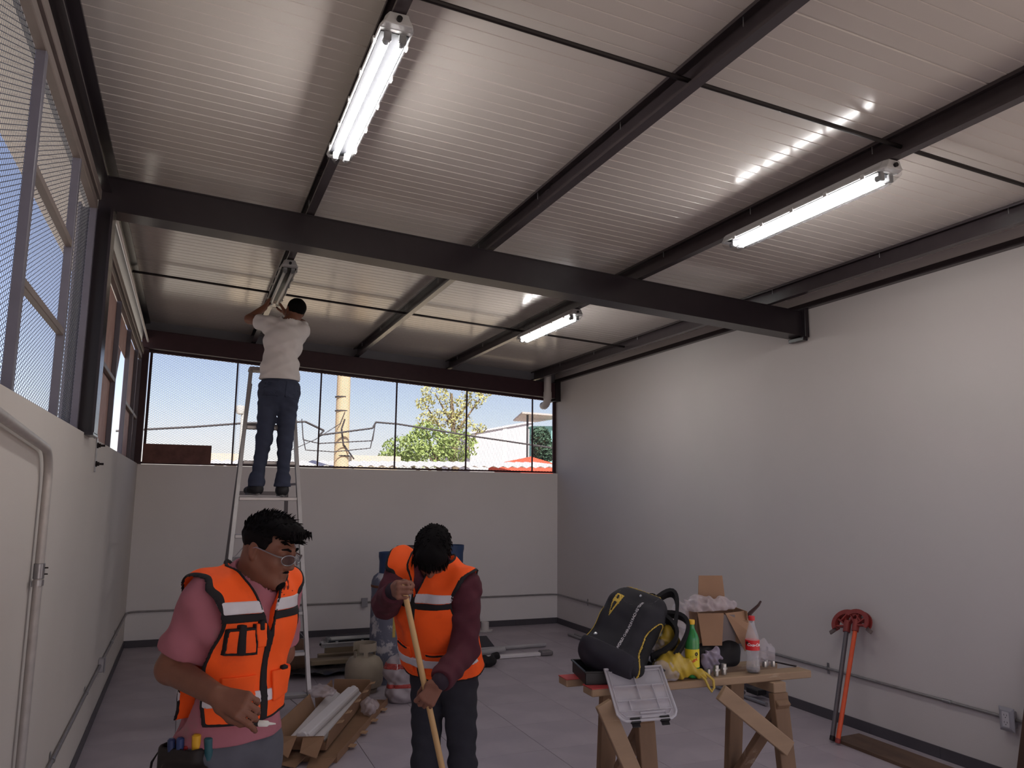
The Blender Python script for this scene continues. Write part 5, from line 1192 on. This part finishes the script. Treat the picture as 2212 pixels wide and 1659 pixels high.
    def leaf(x, u, w_, h_, sk):
        pts = [on(x+w_*math.cos(t)+sk*h_*math.sin(t), u+h_*math.sin(t)) for t in np.linspace(0, 6.283, 13)[:-1]]
        o = len(mk.v); mk.v += [tuple(p) for p in pts]+[tuple(p+A[1]*.001) for p in pts]; mk.f += [list(range(o, o+12)), list(range(o+23, o+11, -1))]+[[o+i, o+(i+1) % 12, o+12+(i+1) % 12, o+12+i] for i in range(12)]; mk.mi += [0]*14
    leaf(-.070, .145, .006, .016, -.35); leaf(-.087, .145, .006, .017, -.35)
    for uu, ww in ((.122, .028), (.115, .02)):
        p1, p2 = on(-.079+ww, uu), on(-.079-ww, uu); mk.bar(p1, p2, .001, .0035, up=tuple(A[2]))
    E(mk.build('vest_print', M_mark, root))
    # jeans, shoes
    jp = leg_prims(J, .016)+[Ell(J['pelvis'], (.168, .122, .12), A, .05)]
    vol = Vol(jp, .006); vol.noise(.003, FOLD, 15); D = mx(vol.D, mx(vol.Z-.985, .1-vol.Z))
    E(vol_obj('jeans', vol, M_jean, root, D=D.astype(np.float32), it=2))
    for s in 'RL': E(sdf_obj('shoe', foot_prims(J['ank'+s], F, .008), .006, M_shoe, root))
    # tool belt with pouch
    tp = [Ell(L(-.012, .0, .90), (.14, .10, .03), A, .01), RBox(L(-.095, -.14, .868), (.075, .032, .09), basis(face_dir(R_(-18)), V3(0, 0, 1)), .02, .02), RBox(L(-.07, -.18, .825), (.075, .03, .085), basis(face_dir(R_(-18)), V3(0, 0, 1)), .02, .02),
          RBox(L(-.095, -.143, .968), (.062, .02, .07), basis(face_dir(R_(-18)), V3(0, 0, 1)), .015, .008, True)]
    tbv = Vol(tp, .005); tb_ = E(vol_obj('tool_belt', tbv, M_leather, root, it=1))
    tl = MB(); tl.tube([L(-.166, -.12, .945), L(-.19, -.13, .90), L(-.193, -.135, .86), L(-.17, -.13, .84), L(-.166, -.125, .89)], .004, 6, closed=True); tl.build('carabiner', M_bolt, tb_, smooth=True)
    for (x, y, z0, z1, r, col, nm) in ((-.128, -.15, .86, .975, .0115, (40, 52, 90), 'pliers_handle'), (-.10, -.155, .86, .98, .0115, (44, 60, 104), 'pliers_handle'), (-.082, -.15, .86, .955, .009, (150, 40, 36), 'screwdriver'),
                                       (-.052, -.155, .88, .99, .0135, (214, 160, 40), 'screwdriver'), (-.018, -.15, .88, .98, .013, (40, 84, 92), 'screwdriver')):
        MB().tube([L(x, y, z0), L(x+.004, y, z0+.4*(z1-z0)), L(x+.002, y-.004, z1-.004), L(x+.002, y-.004, z1)], [r*.7, r, r, r*.6], 10).build(nm, mat('handle_%d%d' % (col[0], col[2]), col, .4), tb_, smooth=True)
    return root, J, hp, tips, tt, hd, pn

pa, JA, _, tipsA, ttA, hdA, pnA = person_a()
# the marker in his hand
mc = (V3(*tipsA[0])+V3(*ttA))/2
md = nrm(HR*.96-HA*.2+V3(0, 0, .05)); mc = mc+V3(0, 0, .012); mk = MB()
mo = MB().tube([mc-md*.05, mc+md*.02], .0085, 12).build('marker', mat('marker_body', (70, 66, 66), .4), smooth=True, label='marker pen with white tip in the hand of the pink shirted man', cat='marker')
MB().tube([mc+md*.02, mc+md*.045, mc+md*.05, mc+md*.07], [.009, .0085, .0045, .002], 12).build('tip', mat('marker_white', (232, 230, 222), .5), mo, smooth=True)
def ubasis(U, F): U = nrm(U); F = np.asarray(F, float); F = nrm(F-U*(F@U)); return np.array([np.cross(F, U), F, U])
# ------------------------------------------------------------ person sweeping with the wooden pole
def person_b():
    L = loc_frame((1.16, 3.656)); th = R_(-30)
    root = empty('person', tuple(L(0, 0, 0)), label='man in maroon sweater and orange vest, head bowed, both hands on a wooden pole', cat='person')
    def E(o): o.matrix_parent_inverse = Matrix.Translation(root.location).inverted(); return o
    F = face_dir(th)
    J = dict(pelvis=L(.015, .02, .875), waist=L(-.01, .0, 1.02), chest=L(-.035, -.06, 1.17), neck=L(-.018, -.10, 1.345))
    A = ubasis(J['neck']-J['pelvis']+HR*-.0, F); J['Ap'] = ubasis(V3(0, 0, 1), F); Rt = A[0]
    J['shR'] = L(-.178, -.06, 1.36); J['shL'] = L(.118, -.17, 1.285)
    J['elR'] = L(-.245, -.13, 1.20); J['elL'] = L(.125, -.19, 1.01)
    s0, s1 = L(-.139, -.385, 1.327), L(.054, -.395, .562); sd = nrm(s1-s0)
    SR = s0+sd*.035; SL = s0+sd*((1.327-.85)/.765*np.linalg.norm(s1-s0))
    dR = nrm(HR*.35-HA*.92+V3(0, 0, .1)); nR = nrm(HR*.95+HA*.3); J['wrR'] = SR-dR*.085-nR*.024
    dL = nrm(-HR*.6-HA*.12-V3(0, 0, .8)); nL = nrm(HA); J['wrL'] = SL-dL*.08-nL*.028
    J['hipR'] = J['pelvis']+J['Ap'][0]*.088-V3(0, 0, .045); J['hipL'] = J['pelvis']-J['Ap'][0]*.088-V3(0, 0, .045)
    J['kneeR'] = L(-.055, -.05, .47); J['kneeL'] = L(.118, -.06, .47); J['ankR'] = L(.0, .02, .08); J['ankL'] = L(.115, -.02, .08)
    hp, _, _ = hand_prims(J['wrR'], dR, nR, 1, [(1.0, 1.25, .7), (1.05, 1.3, .75), (1.05, 1.3, .75), (1.05, 1.25, .7)], (.6, .9), .98)
    hl, _, _ = hand_prims(J['wrL'], dL, nL, -1, [(.7, .8, .5), (.8, .9, .5), (.85, .95, .5), (.9, .95, .5)], (.4, .6), .98)
    hc = L(-.028, -.205, 1.442); HX = basis(face_dir(R_(-8), -1.08), V3(0, 0, 1)+HR*.08); s = .95
    HP, T = head_prims(hc, HX, s)
    body = torso_prims(J, A, -.014)+arm_prims(J, 'R', 0)+arm_prims(J, 'L', 0)+leg_prims(J, -.008)+HP+hp+hl
    body += [Cap(J['neck']-A[2]*.03, T(0, -.04, -.05), .058, .052, .03)]
    for q in 'RL': body += foot_prims(J['ank'+q], F, -.004)
    E(sdf_obj('body', body, .0048, M_skin_b, root))
    k = len(root.children); eyes(T, HX, s, root)
    for o in root.children[k:]: E(o)
    # hair
    hcap = [Ell(T(0, -.014, .044), np.array((.087, .106, .088))*s, HX, .03), Ell(T(0, .06, .07), np.array((.07, .04, .045))*s, HX, .03)]
    vol = Vol(hcap, .004); vol.noise(.0022, [(110, 50, 60, .5), (-60, 120, 40, .5)], 8)
    fx = plane(vol, T(0, 0, 0), HX[0]); fy = plane(vol, T(0, 0, 0), HX[1]); fz = plane(vol, T(0, 0, 0), HX[2])
    line = np.where(fy > .05, .042, np.where(fy > -.0, -.01, -.06)).astype(np.float32)
    vs, fs = vol.mesh(mx(vol.D, line-fz).astype(np.float32)); vs = relax(vs, fs, 2); tb = MB()
    def fringe(rs):
        x = rs.uniform(-.072, .072); y = rs.uniform(.055, .1)-abs(x)*.5; z = .085-abs(x)*.3; l = rs.uniform(.05, .085)
        return T(x, y, z), T(x*1.15, y+.026, z-l*.45), T(x*1.15, y+.024, z-l), rs.uniform(.003, .005)
    strands(240, fringe, 9, tb)
    def tuft(rs):
        for _ in range(50):
            a = rs.normal(size=3); a /= np.linalg.norm(a)
            if a[2] > -.2: break
        p = np.array((a[0]*.087, -.014+a[1]*.106, .044+a[2]*.088)); o = nrm(np.array((a[0]+np.sign(a[0])*.3, a[1]+.3, a[2]*.4-.1))); l = rs.uniform(.012, .022)
        return T(*(p*.99)), T(*(p+o*l*.22)), T(*(p+o*l*.4-np.array((0, -l*.3, l*.7)))), rs.uniform(.003, .0045)
    strands(260, tuft, 10, tb)
    def side(rs):
        z = rs.uniform(-.03, .02); y = rs.uniform(-.0, .05); return T(.08, y, z+.03), T(.092, y+.012, z), T(.098, y+.03, z-.03), .0022
    strands(14, side, 12, tb)
    E(join_np(vs, fs, tb).build('hair', M_hair, root, smooth=True, fix=False))
    # sweater
    sp = torso_prims(J, A, .008)+arm_prims(J, 'R', .019, 1.1)+arm_prims(J, 'L', .019, 1.1)+[Cap(J['neck']-A[2]*.02, J['neck']+A[2]*.03-HA*.03, .072, .066, .04), Cap(J['chest']+A[1]*.05+A[2]*.1, J['neck']-HA*.05, .05, .06, .06)]
    vol = Vol(sp, .005); vol.noise(.0055, [(60, 20, 50, .5), (-30, 60, 40, .4), (25, 30, -70, .5)], 31)
    D = mx(vol.D, .82-vol.Z); cuffs = []
    for q, (wr, el) in (('R', ('wrR', 'elR')), ('L', ('wrL', 'elL'))):
        d = nrm(J[wr]-J[el]); e = J[wr]-d*.02; pl_ = plane(vol, e, d); near = capd(vol, e, e+d*.2, .1, .1); D = mx(D, mn(pl_, -near))
    hole = capd(vol, T(0, .03, -.02), T(0, .05, .1), .09, .1); D = mx(D, -hole)
    E(vol_obj('sweater', vol, M_maro, root, D=D.astype(np.float32), it=2))
    for q in 'RL':
        d = nrm(J['wr'+q]-J['el'+q]); e = J['wr'+q]; E(sdf_obj('cuff', [Cap(e-d*.055, e-d*.012, .041, .038, .01)], .004, M_cuff, root))
    st = [(.085, .125, .003, M_refl, 'reflective_stripe', 0), (.058, .085, .0045, M_trim, 'black_band', 0), (-.225, -.185, .0115, M_refl, 'reflective_stripe', 1)]
    pk = [(.035, .15, -.26, -.13, .009, M_orange, 'pocket'), (-.15, -.035, -.26, -.15, .009, M_orange, 'pocket'), (.05, .14, -.142, -.132, .0125, M_trim, 'pocket_trim'), (-.14, -.045, -.165, -.155, .0125, M_trim, 'pocket_trim')]
    J2 = dict(J)
    vr = vest(J2, A, .032, .0042, root, -.285, .10, 33, stripes=st, pockets=pk, arm_r=.112, arm_in=.04, neck_r=.078, w=1.12)[0]; E(vr)
    jp = leg_prims(J, .003)+[Ell(J['pelvis'], (.16, .118, .105), J['Ap'], .05)]
    vol = Vol(jp, .006); vol.noise(.004, [(20, 30, 90, .6), (50, 20, 60, .4)], 17); D = mx(vol.D, mx(vol.Z-.93, .07-vol.Z))
    E(vol_obj('jeans', vol, M_jean_b, root, D=D.astype(np.float32), it=2))
    for q in 'RL': E(sdf_obj('shoe', foot_prims(J['ank'+q], F, .008), .006, M_shoe, root))
    return s0, sd
s0, sd = person_b()
e1 = s0+sd*((s0[2]-.012)/-sd[2])
M_pole = mat('pale_wood_pole', (196, 158, 108), .6, var=.12, vscale=14, stretch=(1, 1, .15))
MB().tube([s0+sd*.005, s0+sd*.3, e1], [.0125, .013, .013], 12).build('wooden_pole', M_pole, smooth=True, label='pale wooden pole held upright by the man with bowed head', cat='pole')

# ------------------------------------------------------------ person on the ladder
def person_c():
    root = empty('person', (.63, 6.76, 1.69), label='man in white T-shirt and jeans standing on the ladder, seen from behind', cat='person')
    def E(o): o.matrix_parent_inverse = Matrix.Translation(root.location).inverted(); return o
    F = nrm(V3(-.05, 1, 0)); Z = V3(0, 0, 1)
    J = dict(pelvis=V3(.668, 6.80, 2.60), waist=V3(.662, 6.80, 2.76), chest=V3(.682, 6.82, 2.99), neck=V3(.712, 6.84, 3.165))
    A = ubasis(J['neck']-J['pelvis'], F); J['Ap'] = ubasis(Z, F)
    J['shL'] = V3(.56, 6.87, 3.145); J['shR'] = V3(.825, 6.86, 3.11)
    J['elL'] = V3(.405, 7.04, 3.215); J['wrL'] = V3(.53, 7.10, 3.345)
    J['elR'] = V3(.86, 7.08, 3.22); J['wrR'] = V3(.72, 7.16, 3.33)
    J['hipL'] = V3(.585, 6.80, 2.55); J['hipR'] = V3(.748, 6.80, 2.55)
    J['kneeL'] = V3(.565, 6.79, 2.15); J['kneeR'] = V3(.735, 6.79, 2.15); J['ankL'] = V3(.52, 6.75, 1.775); J['ankR'] = V3(.728, 6.75, 1.765)
    hl, _, _ = hand_prims(J['wrL'], nrm(V3(.35, .15, .8)), nrm(V3(1, .3, -.2)), 1, [(.3, .4, .2)]*4, (.2, .3)); hr, _, _ = hand_prims(J['wrR'], nrm(V3(-.35, .2, .6)), nrm(V3(-1, .3, -.2)), -1, [(.3, .4, .2)]*4, (.2, .3))
    hc = V3(.772, 6.89, 3.288); HX = basis(V3(-.28, 1, .38), V3(.12, 0, 1)); HP, T = head_prims(hc, HX, .97)
    body = torso_prims(J, A, -.012)+arm_prims(J, 'L', 0)+arm_prims(J, 'R', 0)+leg_prims(J, -.008)+HP+hl+hr+[Cap(J['neck']-Z*.03, T(0, -.04, -.04), .058, .055, .03)]
    for q in 'RL': body += foot_prims(J['ank'+q], nrm(V3(-.35 if q == 'L' else .05, 1, 0)), -.006)
    E(sdf_obj('body', body, .005, M_skin, root))
    k = len(root.children); eyes(T, HX, .97, root)
    for o in root.children[k:]: E(o)
    vol = Vol([Ell(T(0, -.016, .042), np.array((.081, .101, .085))*.97, HX, .03)], .004); vol.noise(.0012, [(150, 60, 90, .5), (-60, 160, 40, .5)], 8)
    fy = plane(vol, T(0, 0, 0), HX[1]); fz = plane(vol, T(0, 0, 0), HX[2]); line = np.where(fy > .05, .065, np.where(fy > -.0, .02, -.045)).astype(np.float32)
    E(vol_obj('hair', vol, M_hair, root, D=mx(vol.D, line-fz).astype(np.float32), it=2))
    sp = torso_prims(J, A, .012)+[Cap(J['pelvis']+Z*.02, J['waist'], .145, .145, .06, flat=(A[1], .8))]
    for q in 'LR': d = nrm(J['el'+q]-J['sh'+q]); sp += [Cap(J['sh'+q], J['el'+q], .066, .068, .05)]
    vol = Vol(sp, .0055); vol.noise(.005, [(35, 10, 55, .6), (-30, 15, 60, .6), (60, 40, 20, .3)], 41)
    D = mx(vol.D, 2.655-vol.Z); D = mx(D, -capd(vol, J['neck']+Z*.0, J['neck']+Z*.2+V3(.05, 0, 0), .065, .085))
    for q in 'LR':
        a, b = J['sh'+q], J['el'+q]; d = nrm(b-a); e = a+d*np.linalg.norm(b-a)*.55; D = mx(D, mn(plane(vol, e, d), -capd(vol, e, b+d*.1, .11, .11)))
    E(vol_obj('t_shirt', vol, M_white, root, D=D.astype(np.float32), it=2))
    jp = leg_prims(J, .006)+[Ell(J['pelvis'], (.162, .12, .12), A, .05), Ell(J['pelvis']-F*.05-Z*.05, (.13, .09, .09), A, .06)]
    for q in 'RL': jp += [Cap(J['ank'+q]+Z*.05, J['ank'+q]+Z*.0, .062, .068, .03)]
    vol = Vol(jp, .006); vol.noise(.0045, [(20, 30, 70, .6), (50, 20, 90, .4)], 19); D = mx(vol.D, mx(vol.Z-2.70, 1.755-vol.Z))
    jo = E(vol_obj('jeans', vol, M_jean_c, root, D=D.astype(np.float32), it=2))
    for sx in (-1, 1):
        sd_ = mx(mx(vol.D-.005, -(vol.D+.003)), mx(np.abs(plane(vol, J['pelvis']+A[0]*sx*.085-Z*.05, A[0]))-.06, mx(np.abs(plane(vol, J['pelvis']-Z*.04, A[2]))-.07, plane(vol, J['pelvis'], F))))
        E(vol_obj('back_pocket', vol, M_jean_c, root, D=sd_.astype(np.float32)))
    for q in 'RL':
        f = nrm(V3(-.35 if q == 'L' else .05, 1, 0)); so = E(sdf_obj('shoe', foot_prims(J['ank'+q], f, .010), .005, M_shoe, root))
        a = J['ank'+q]; E(MB().prism([(.042*math.cos(t)*(1 if math.sin(t) > 0 else 1.05), .125*math.sin(t)) for t in np.linspace(0, 6.283, 17)[:-1]], a+f*.06-Z*.088, a+f*.06-Z*.072, tuple(np.cross(f, Z)), tuple(f)).build('sole', M_sole, root))
person_c()

# ------------------------------------------------------------ step ladder
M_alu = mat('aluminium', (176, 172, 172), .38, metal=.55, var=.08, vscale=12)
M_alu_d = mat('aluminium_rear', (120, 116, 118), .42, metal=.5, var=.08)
M_lcap = mat('ladder_cap', (150, 140, 138), .5)
def ladder():
    lean = .25; y0 = 6.36; H = 2.76
    root = empty('step_ladder', (.625, 6.7, 0), label='tall aluminium step ladder with the man standing on it', cat='ladder')
    def E(o): o.matrix_parent_inverse = Matrix.Translation(root.location).inverted(); return o
    xr = lambda z: .968-.068*z; xl = lambda z: .285+.062*z; yf = lambda z: y0+lean*z
    yr = lambda z: 8.05-(8.05-7.13)*z/H; xrr = lambda z: .945-.058*z; xrl = lambda z: .315+.052*z
    for fx in (xl, xr):
        mb = MB(); d = Vector((fx(H)-fx(0), lean*H, H)); s = 1 if fx is xr else -1
        mb.bar((fx(0), yf(0), .02), (fx(H), yf(H), H), .004, .075, up=(0, 1, 0)); 
        for o_ in (-.036, .036): mb.bar((fx(0)+s*.013, yf(0)+o_, .02), (fx(H)+s*.013, yf(H)+o_, H), .028, .004, up=(0, 1, 0))
        E(mb.build('front_rail', M_alu, root))
        E(MB().box((fx(0)-.022, y0-.045, 0), (fx(0)+.022, y0+.045, .05)).build('foot', M_black, root, bevel=.006))
    for fx in (xrl, xrr):
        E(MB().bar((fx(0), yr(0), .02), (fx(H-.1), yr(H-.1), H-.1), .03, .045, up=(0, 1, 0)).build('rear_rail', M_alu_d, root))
        E(MB().box((fx(0)-.02, yr(0)-.03, 0), (fx(0)+.02, yr(0)+.03, .04)).build('foot', M_black, root, bevel=.006))
    for i in range(8):
        z = .175+.299*i; y = yf(z)
        st = MB().box((xl(z)+.002, y-.04, z-.03), (xr(z)-.002, y+.045, z)); E(st.build('step', M_alu, root, bevel=.004))
        if i in (0, 2, 4):
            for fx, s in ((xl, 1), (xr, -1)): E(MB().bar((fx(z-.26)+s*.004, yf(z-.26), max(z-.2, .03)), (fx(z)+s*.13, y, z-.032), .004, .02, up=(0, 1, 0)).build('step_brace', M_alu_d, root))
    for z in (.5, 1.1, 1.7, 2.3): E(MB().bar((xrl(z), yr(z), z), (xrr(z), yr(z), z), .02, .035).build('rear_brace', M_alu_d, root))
    for fx, fr in ((xl, xrl), (xr, xrr)):
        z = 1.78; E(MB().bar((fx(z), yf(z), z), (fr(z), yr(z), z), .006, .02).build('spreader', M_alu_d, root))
    E(MB().box((xl(H)-.03, yf(H)-.06, H), (xr(H)+.03, yr(H)+.04, H+.03)).build('top_cap', M_lcap, root, bevel=.008))
ladder()
# ============================================================ outside
M_ground = mat('concrete_ground', (150, 144, 134), .9, var=.1, vscale=.5)
gr = MB(); gr.box((-60, -40, -.4), (70, 90, -.14)); gr.build('ground', M_ground, kind='structure')
def at_y(u, v, y): d = ray(u, v); t = y/d.y; return Vector((0, 0, 1.7))+d*t
M_conc = mat('pole_concrete', (196, 172, 140), .9, var=.1, vscale=6, stretch=(1, 1, .3), c2=(170, 146, 118), mask=(3, .5, .7))
# utility pole
YP = 20.0; p0 = at_y(739, 1003, YP); p1 = at_y(741, 810, YP)
pole = MB().tube([(p0.x, YP, -.14), (p1.x, YP, p1.z+2.5)], [.21, .15], 20).build('utility_pole', M_conc, smooth=True, label='pale concrete utility pole outside the far window', cat='pole')
M_cable = mat('cable', (62, 58, 60), .7); M_insul = mat('cable_white', (190, 186, 180), .6)
for v in (858, 888, 985):
    c = at_y(739, v, YP); rr = .21-(.06)*(c.z/ (p1.z+2.5)); MB().tube([(c.x, YP, c.z-.014), (c.x, YP, c.z+.014)], rr+.008, 20).build('band', M_cable, pole, smooth=True)
def cable(pts, r, label, y=YP-.3, m=None, n=16, sag=0.0):
    P = [at_y(u, v, y if len(q) == 0 else q[0]) for (u, v, *q) in pts]
    out = []
    for i in range(len(P)-1):
        for k in range(n): t = k/n; a = P[i].lerp(P[i+1], t); a.z -= sag*4*t*(1-t); out.append(a)
    out.append(P[-1]); return MB().tube(out, r, 6).build('cable', m or M_cable, smooth=True, label=label, cat='cable', group='overhead cables')
cable([(250, 931), (420, 922), (528, 914), (660, 911), (700, 930)], .028, 'thick cable running from the window post past the ladder to the pole')
cable([(700, 930), (690, 940), (805, 925), (812, 912), (860, 916), (1020, 942), (1250, 976)], .026, 'thick cable falling from the pole past the trees to the white building')
cable([(652, 905), (655, 950), (690, 958), (805, 952), (810, 918)], .014, 'thin cable looping round the pole below the thick ones')
cable([(655, 945), (660, 972), (720, 976), (800, 968), (808, 930)], .014, 'lowest thin cable loop round the pole')
cable([(600, 985), (680, 950), (735, 915, 19.81), (745, 890, 19.81)], .012, 'thin cable slanting up to the pole')
cable([(765, 992), (742, 960), (738, 925), (745, 905)], .02, 'tangled dark cable on the face of the pole', y=YP-.2)
# street lamp
sl = at_y(519, 885, 16); st = MB().tube([(sl.x+.06, 16, -.14), (sl.x+.05, 16, sl.z-.05)], .03, 10).build('street_lamp', M_insul, smooth=True, label='small street lamp with round head outside beside the ladder', cat='street lamp')
MB().lathe([(0, -.1), (.07, -.08), (.09, 0), (.085, .07), (0, .09)], (sl.x, 16, sl.z), 16).build('lamp_head', M_insul, st, smooth=True)
# trees
M_leaf1 = mat('leaf_light', (176, 172, 112), .7, var=.3, vscale=1.5); M_leaf2 = mat('leaf_mid', (140, 158, 92), .7, var=.3, vscale=1.5); M_leaf3 = mat('leaf_dark', (66, 92, 72), .7, var=.3, vscale=1.5); M_bark = mat('bark', (120, 104, 84), .9, var=.2)
def tree(base, clumps, n, leaf, m, label, seed, trunk_top, size_r=.06):
    rs = np.random.RandomState(seed); r = empty('tree', tuple(base), label=label, cat='tree', group='trees outside')
    b = Vector(base); tr = MB(); tt = Vector(trunk_top)-b; tr.tube([(0, 0, 0), tuple(tt*.5+Vector((.1, 0, 0))), tuple(tt)], [size_r*3, size_r*2, size_r*.8], 8)
    for (c, rad_) in clumps: tr.tube([tuple(tt*rs.uniform(.4, .8)), tuple(Vector(c)-b)], [size_r, size_r*.3], 5)
    tr.build('trunk', M_bark, r, smooth=True)
    vol_ = np.array([q[1][0]*q[1][1]*q[1][2] for q in clumps])**.7; vol_ = vol_/vol_.sum(); k = rs.choice(len(clumps), n, p=vol_)
    d = rs.normal(size=(n, 3)); d /= np.linalg.norm(d, axis=1)[:, None]; rad = rs.uniform(.35, 1.0, n)**.5
    C_ = np.array([tuple(c) for c, _ in clumps])[k]-np.array(tuple(b)); R3 = np.array([q for _, q in clumps])[k]
    P = C_+d*rad[:, None]*R3; a = rs.normal(size=(n, 3)); a /= np.linalg.norm(a, axis=1)[:, None]; e = np.cross(a, rs.normal(size=(n, 3))); e /= np.linalg.norm(e, axis=1)[:, None]; s = leaf*rs.uniform(.6, 1.3, n)[:, None]
    q = np.cross(a, e)*.12*s
    vs = np.concatenate([P-a*s, P+e*s*.5+q, P+a*s, P-e*s*.5+q]).reshape(4, n, 3).transpose(1, 0, 2).reshape(-1, 3); fs = np.arange(4*n).reshape(n, 4)
    o = np_obj('foliage', vs, fs, m, r, smooth=False); o['kind'] = 'stuff'
def cl(lst, y): return [((at_y(u, v, y).x, y+dy, at_y(u, v, y).z), (rx, ry, rz)) for u, v, rx, ry, rz, dy in lst]
YT = 32
tree((at_y(960, 1000, YT).x, YT, -.14), cl([(880, 968, 1.1, 1.0, .6, 0), (935, 955, 1.2, 1.0, .75, .5), (985, 965, .9, .9, .7, -.3), (845, 985, .6, .6, .3, 0), (925, 985, 1.6, 1, .5, 0), (920, 930, .6, .6, .4, 0)], YT), 4200, .08, M_leaf2, 'full green tree outside beyond the utility pole', 3, tuple(at_y(945, 960, YT)))
tree((at_y(985, 1000, YT+3).x, YT+3, -.14), cl([(940, 850, .75, .6, .5, 0), (918, 872, .5, .5, .3, 0), (1020, 862, .7, .6, .5, 0), (1045, 850, .35, .4, .3, 0), (980, 880, .6, .5, .5, 0), (1000, 910, .5, .5, .5, 0), (955, 905, .8, .6, .5, 0), (1035, 925, .4, .4, .25, 0), (920, 905, .5, .5, .35, 0)], YT+3), 1700, .08, M_leaf1, 'tall sparse yellowish tree rising behind the full green tree', 4, tuple(at_y(975, 850, YT+3)), .08)
# buildings
M_bw = mat('building_white', (214, 206, 210), .85, var=.04); M_teal = mat('building_teal', (140, 190, 186), .8, var=.05); M_redr = mat('red_roof', (222, 84, 58), .7, var=.1, vscale=3); M_roofw = mat('white_sheet_roof', (206, 202, 206), .6, var=.05); M_cream = mat('cream_wall', (214, 196, 170), .85, var=.05); M_yw = mat('yellow_sheet', (220, 214, 140), .6); M_tan = mat('tan_canopy', (196, 176, 168), .7, var=.05)
def house(u0, u1, v0, v1, y, depth, m, label, roof=None):
    a = at_y(u0, v0, y); b = at_y(u1, v1, y); r = empty('building', (a.x, y, 0), label=label, cat='building')
    w = b.x-a.x; h_ = a.z; h2 = at_y(u1, v0 if roof is None else roof, y).z
    MB().hexa([(0, 0, -.14), (w, 0, -.14), (w, depth, -.14), (0, depth, -.14), (0, 0, h_), (w, 0, h2), (w, depth, h2), (0, depth, h_)]).build('wall', m, r)
    MB().hexa([(-.1, -.1, h_), (w+.1, -.1, h2), (w+.1, depth+.1, h2), (-.1, depth+.1, h_), (-.1, -.1, h_+.1), (w+.1, -.1, h2+.1), (w+.1, depth+.1, h2+.1), (-.1, depth+.1, h_+.1)]).build('parapet', m, r); return r, w, h_
hw, ww, hh2 = house(1016, 1150, 938, 1010, 40, 6, M_bw, 'plain white building with slanting parapet beside the trees', 912)
MB().box((1.9, -.03, hh2*.62), (2.15, .02, hh2+.45)).build('pilaster', mat('bright_white', (236, 232, 230), .8), hw)
ht, tw, th_ = house(1152, 1235, 925, 1010, 36, .5, M_teal, 'teal building at the end of the far window')
MB().box((.9, -.05, th_*.35), (1.3, .02, th_*.6)).build('window', M_cable, ht)
a = at_y(1128, 893, 34); b = at_y(1230, 915, 34); cp = empty('canopy', (a.x, 34, 0), label='tan sloping canopy above the teal building', cat='canopy')
MB().hexa([(0, 0, a.z-.0), (b.x-a.x, 0, a.z-.05), (b.x-a.x, 4, b.z+.4), (1.2, 4, b.z+.4), (0, 0, a.z+.08), (b.x-a.x, 0, a.z+.03), (b.x-a.x, 4, b.z+.48), (1.2, 4, b.z+.48)]).build('roof_sheet', M_tan, cp)
for x in (.5, 2.0): MB().bar((x, .5, -.14), (x, .5, a.z), .08, .08).build('post', M_cable, cp)
a = at_y(1150, 1000, 26); b = at_y(1230, 985, 26); rr = empty('roof_house', (a.x, 26, 0), label='low house with bright red roof outside the window corner', cat='building')
w = b.x-a.x; MB().box((0, 0, -.14), (w, 4, a.z-.5)).build('wall', M_cream, rr); MB().hexa([(-.2, -.3, a.z-.55), (w+.2, -.3, a.z-.35), (w+.2, 4, a.z+.1), (-.2, 4, a.z-.2), (-.2, -.3, a.z-.45), (w+.2, -.3, a.z-.25), (w+.2, 4, a.z+.45), (-.2, 4, a.z+.05)]).build('roof', M_redr, rr)
tree((at_y(1170, 1000, 30).x, 30, -.14), cl([(1168, 945, .42, .5, .45, 0), (1175, 975, .5, .5, .5, 0)], 30), 2500, .09, M_leaf3, 'dark leafy tree in front of the teal building', 6, tuple(at_y(1170, 960, 30)), .05)
# corrugated white roofs along the sill
def sheet_roof(u0, u1, v, y, d, m, label, amp=.03, vf=None):
    a = at_y(u0, v, y); b = at_y(u1, v if vf is None else vf, y); n = int((b.x-a.x)/.15); r = empty('shed', (a.x, y, 0), label=label, cat='shed'); w = b.x-a.x
    g = [[(w*i/n, -d*j/2, a.z+(b.z-a.z)*i/n-.22*j/2+(amp if i % 2 else -amp)) for j in range(3)] for i in range(n+1)]
    MB().sheet(g, .01).build('roof_sheet', m, r); MB().box((.1, -d+.1, -.14), (w-.1, -.05, min(a.z, b.z)-.36)).build('wall', M_cream, r)
sheet_roof(430, 1160, 994, 24, 2.6, M_roofw, 'long white corrugated shed roof along the window sill', vf=1000)
a = at_y(760, 988, 27); b = at_y(866, 988, 27); rb = empty('shed', (a.x, 27, 0), label='low shed with cream ridge beam behind the white roof', cat='shed'); MB().box((0, 0, a.z-.18), (b.x-a.x, .5, a.z+.08)).build('ridge', M_cream, rb); MB().box((.1, .1, -.14), (b.x-a.x-.1, .4, a.z-.18)).build('wall', M_cream, rb)
a = at_y(456, 982, 27); b = at_y(520, 982, 27); rb = empty('shed', (a.x, 27, 0), label='small cream shed seen beside the rusty sheet', cat='shed'); MB().box((0, 0, a.z-.25), (b.x-a.x, .5, a.z+.05)).build('ridge', M_cream, rb); MB().box((.1, .1, -.14), (b.x-a.x-.1, .4, a.z-.25)).build('wall', M_cream, rb)
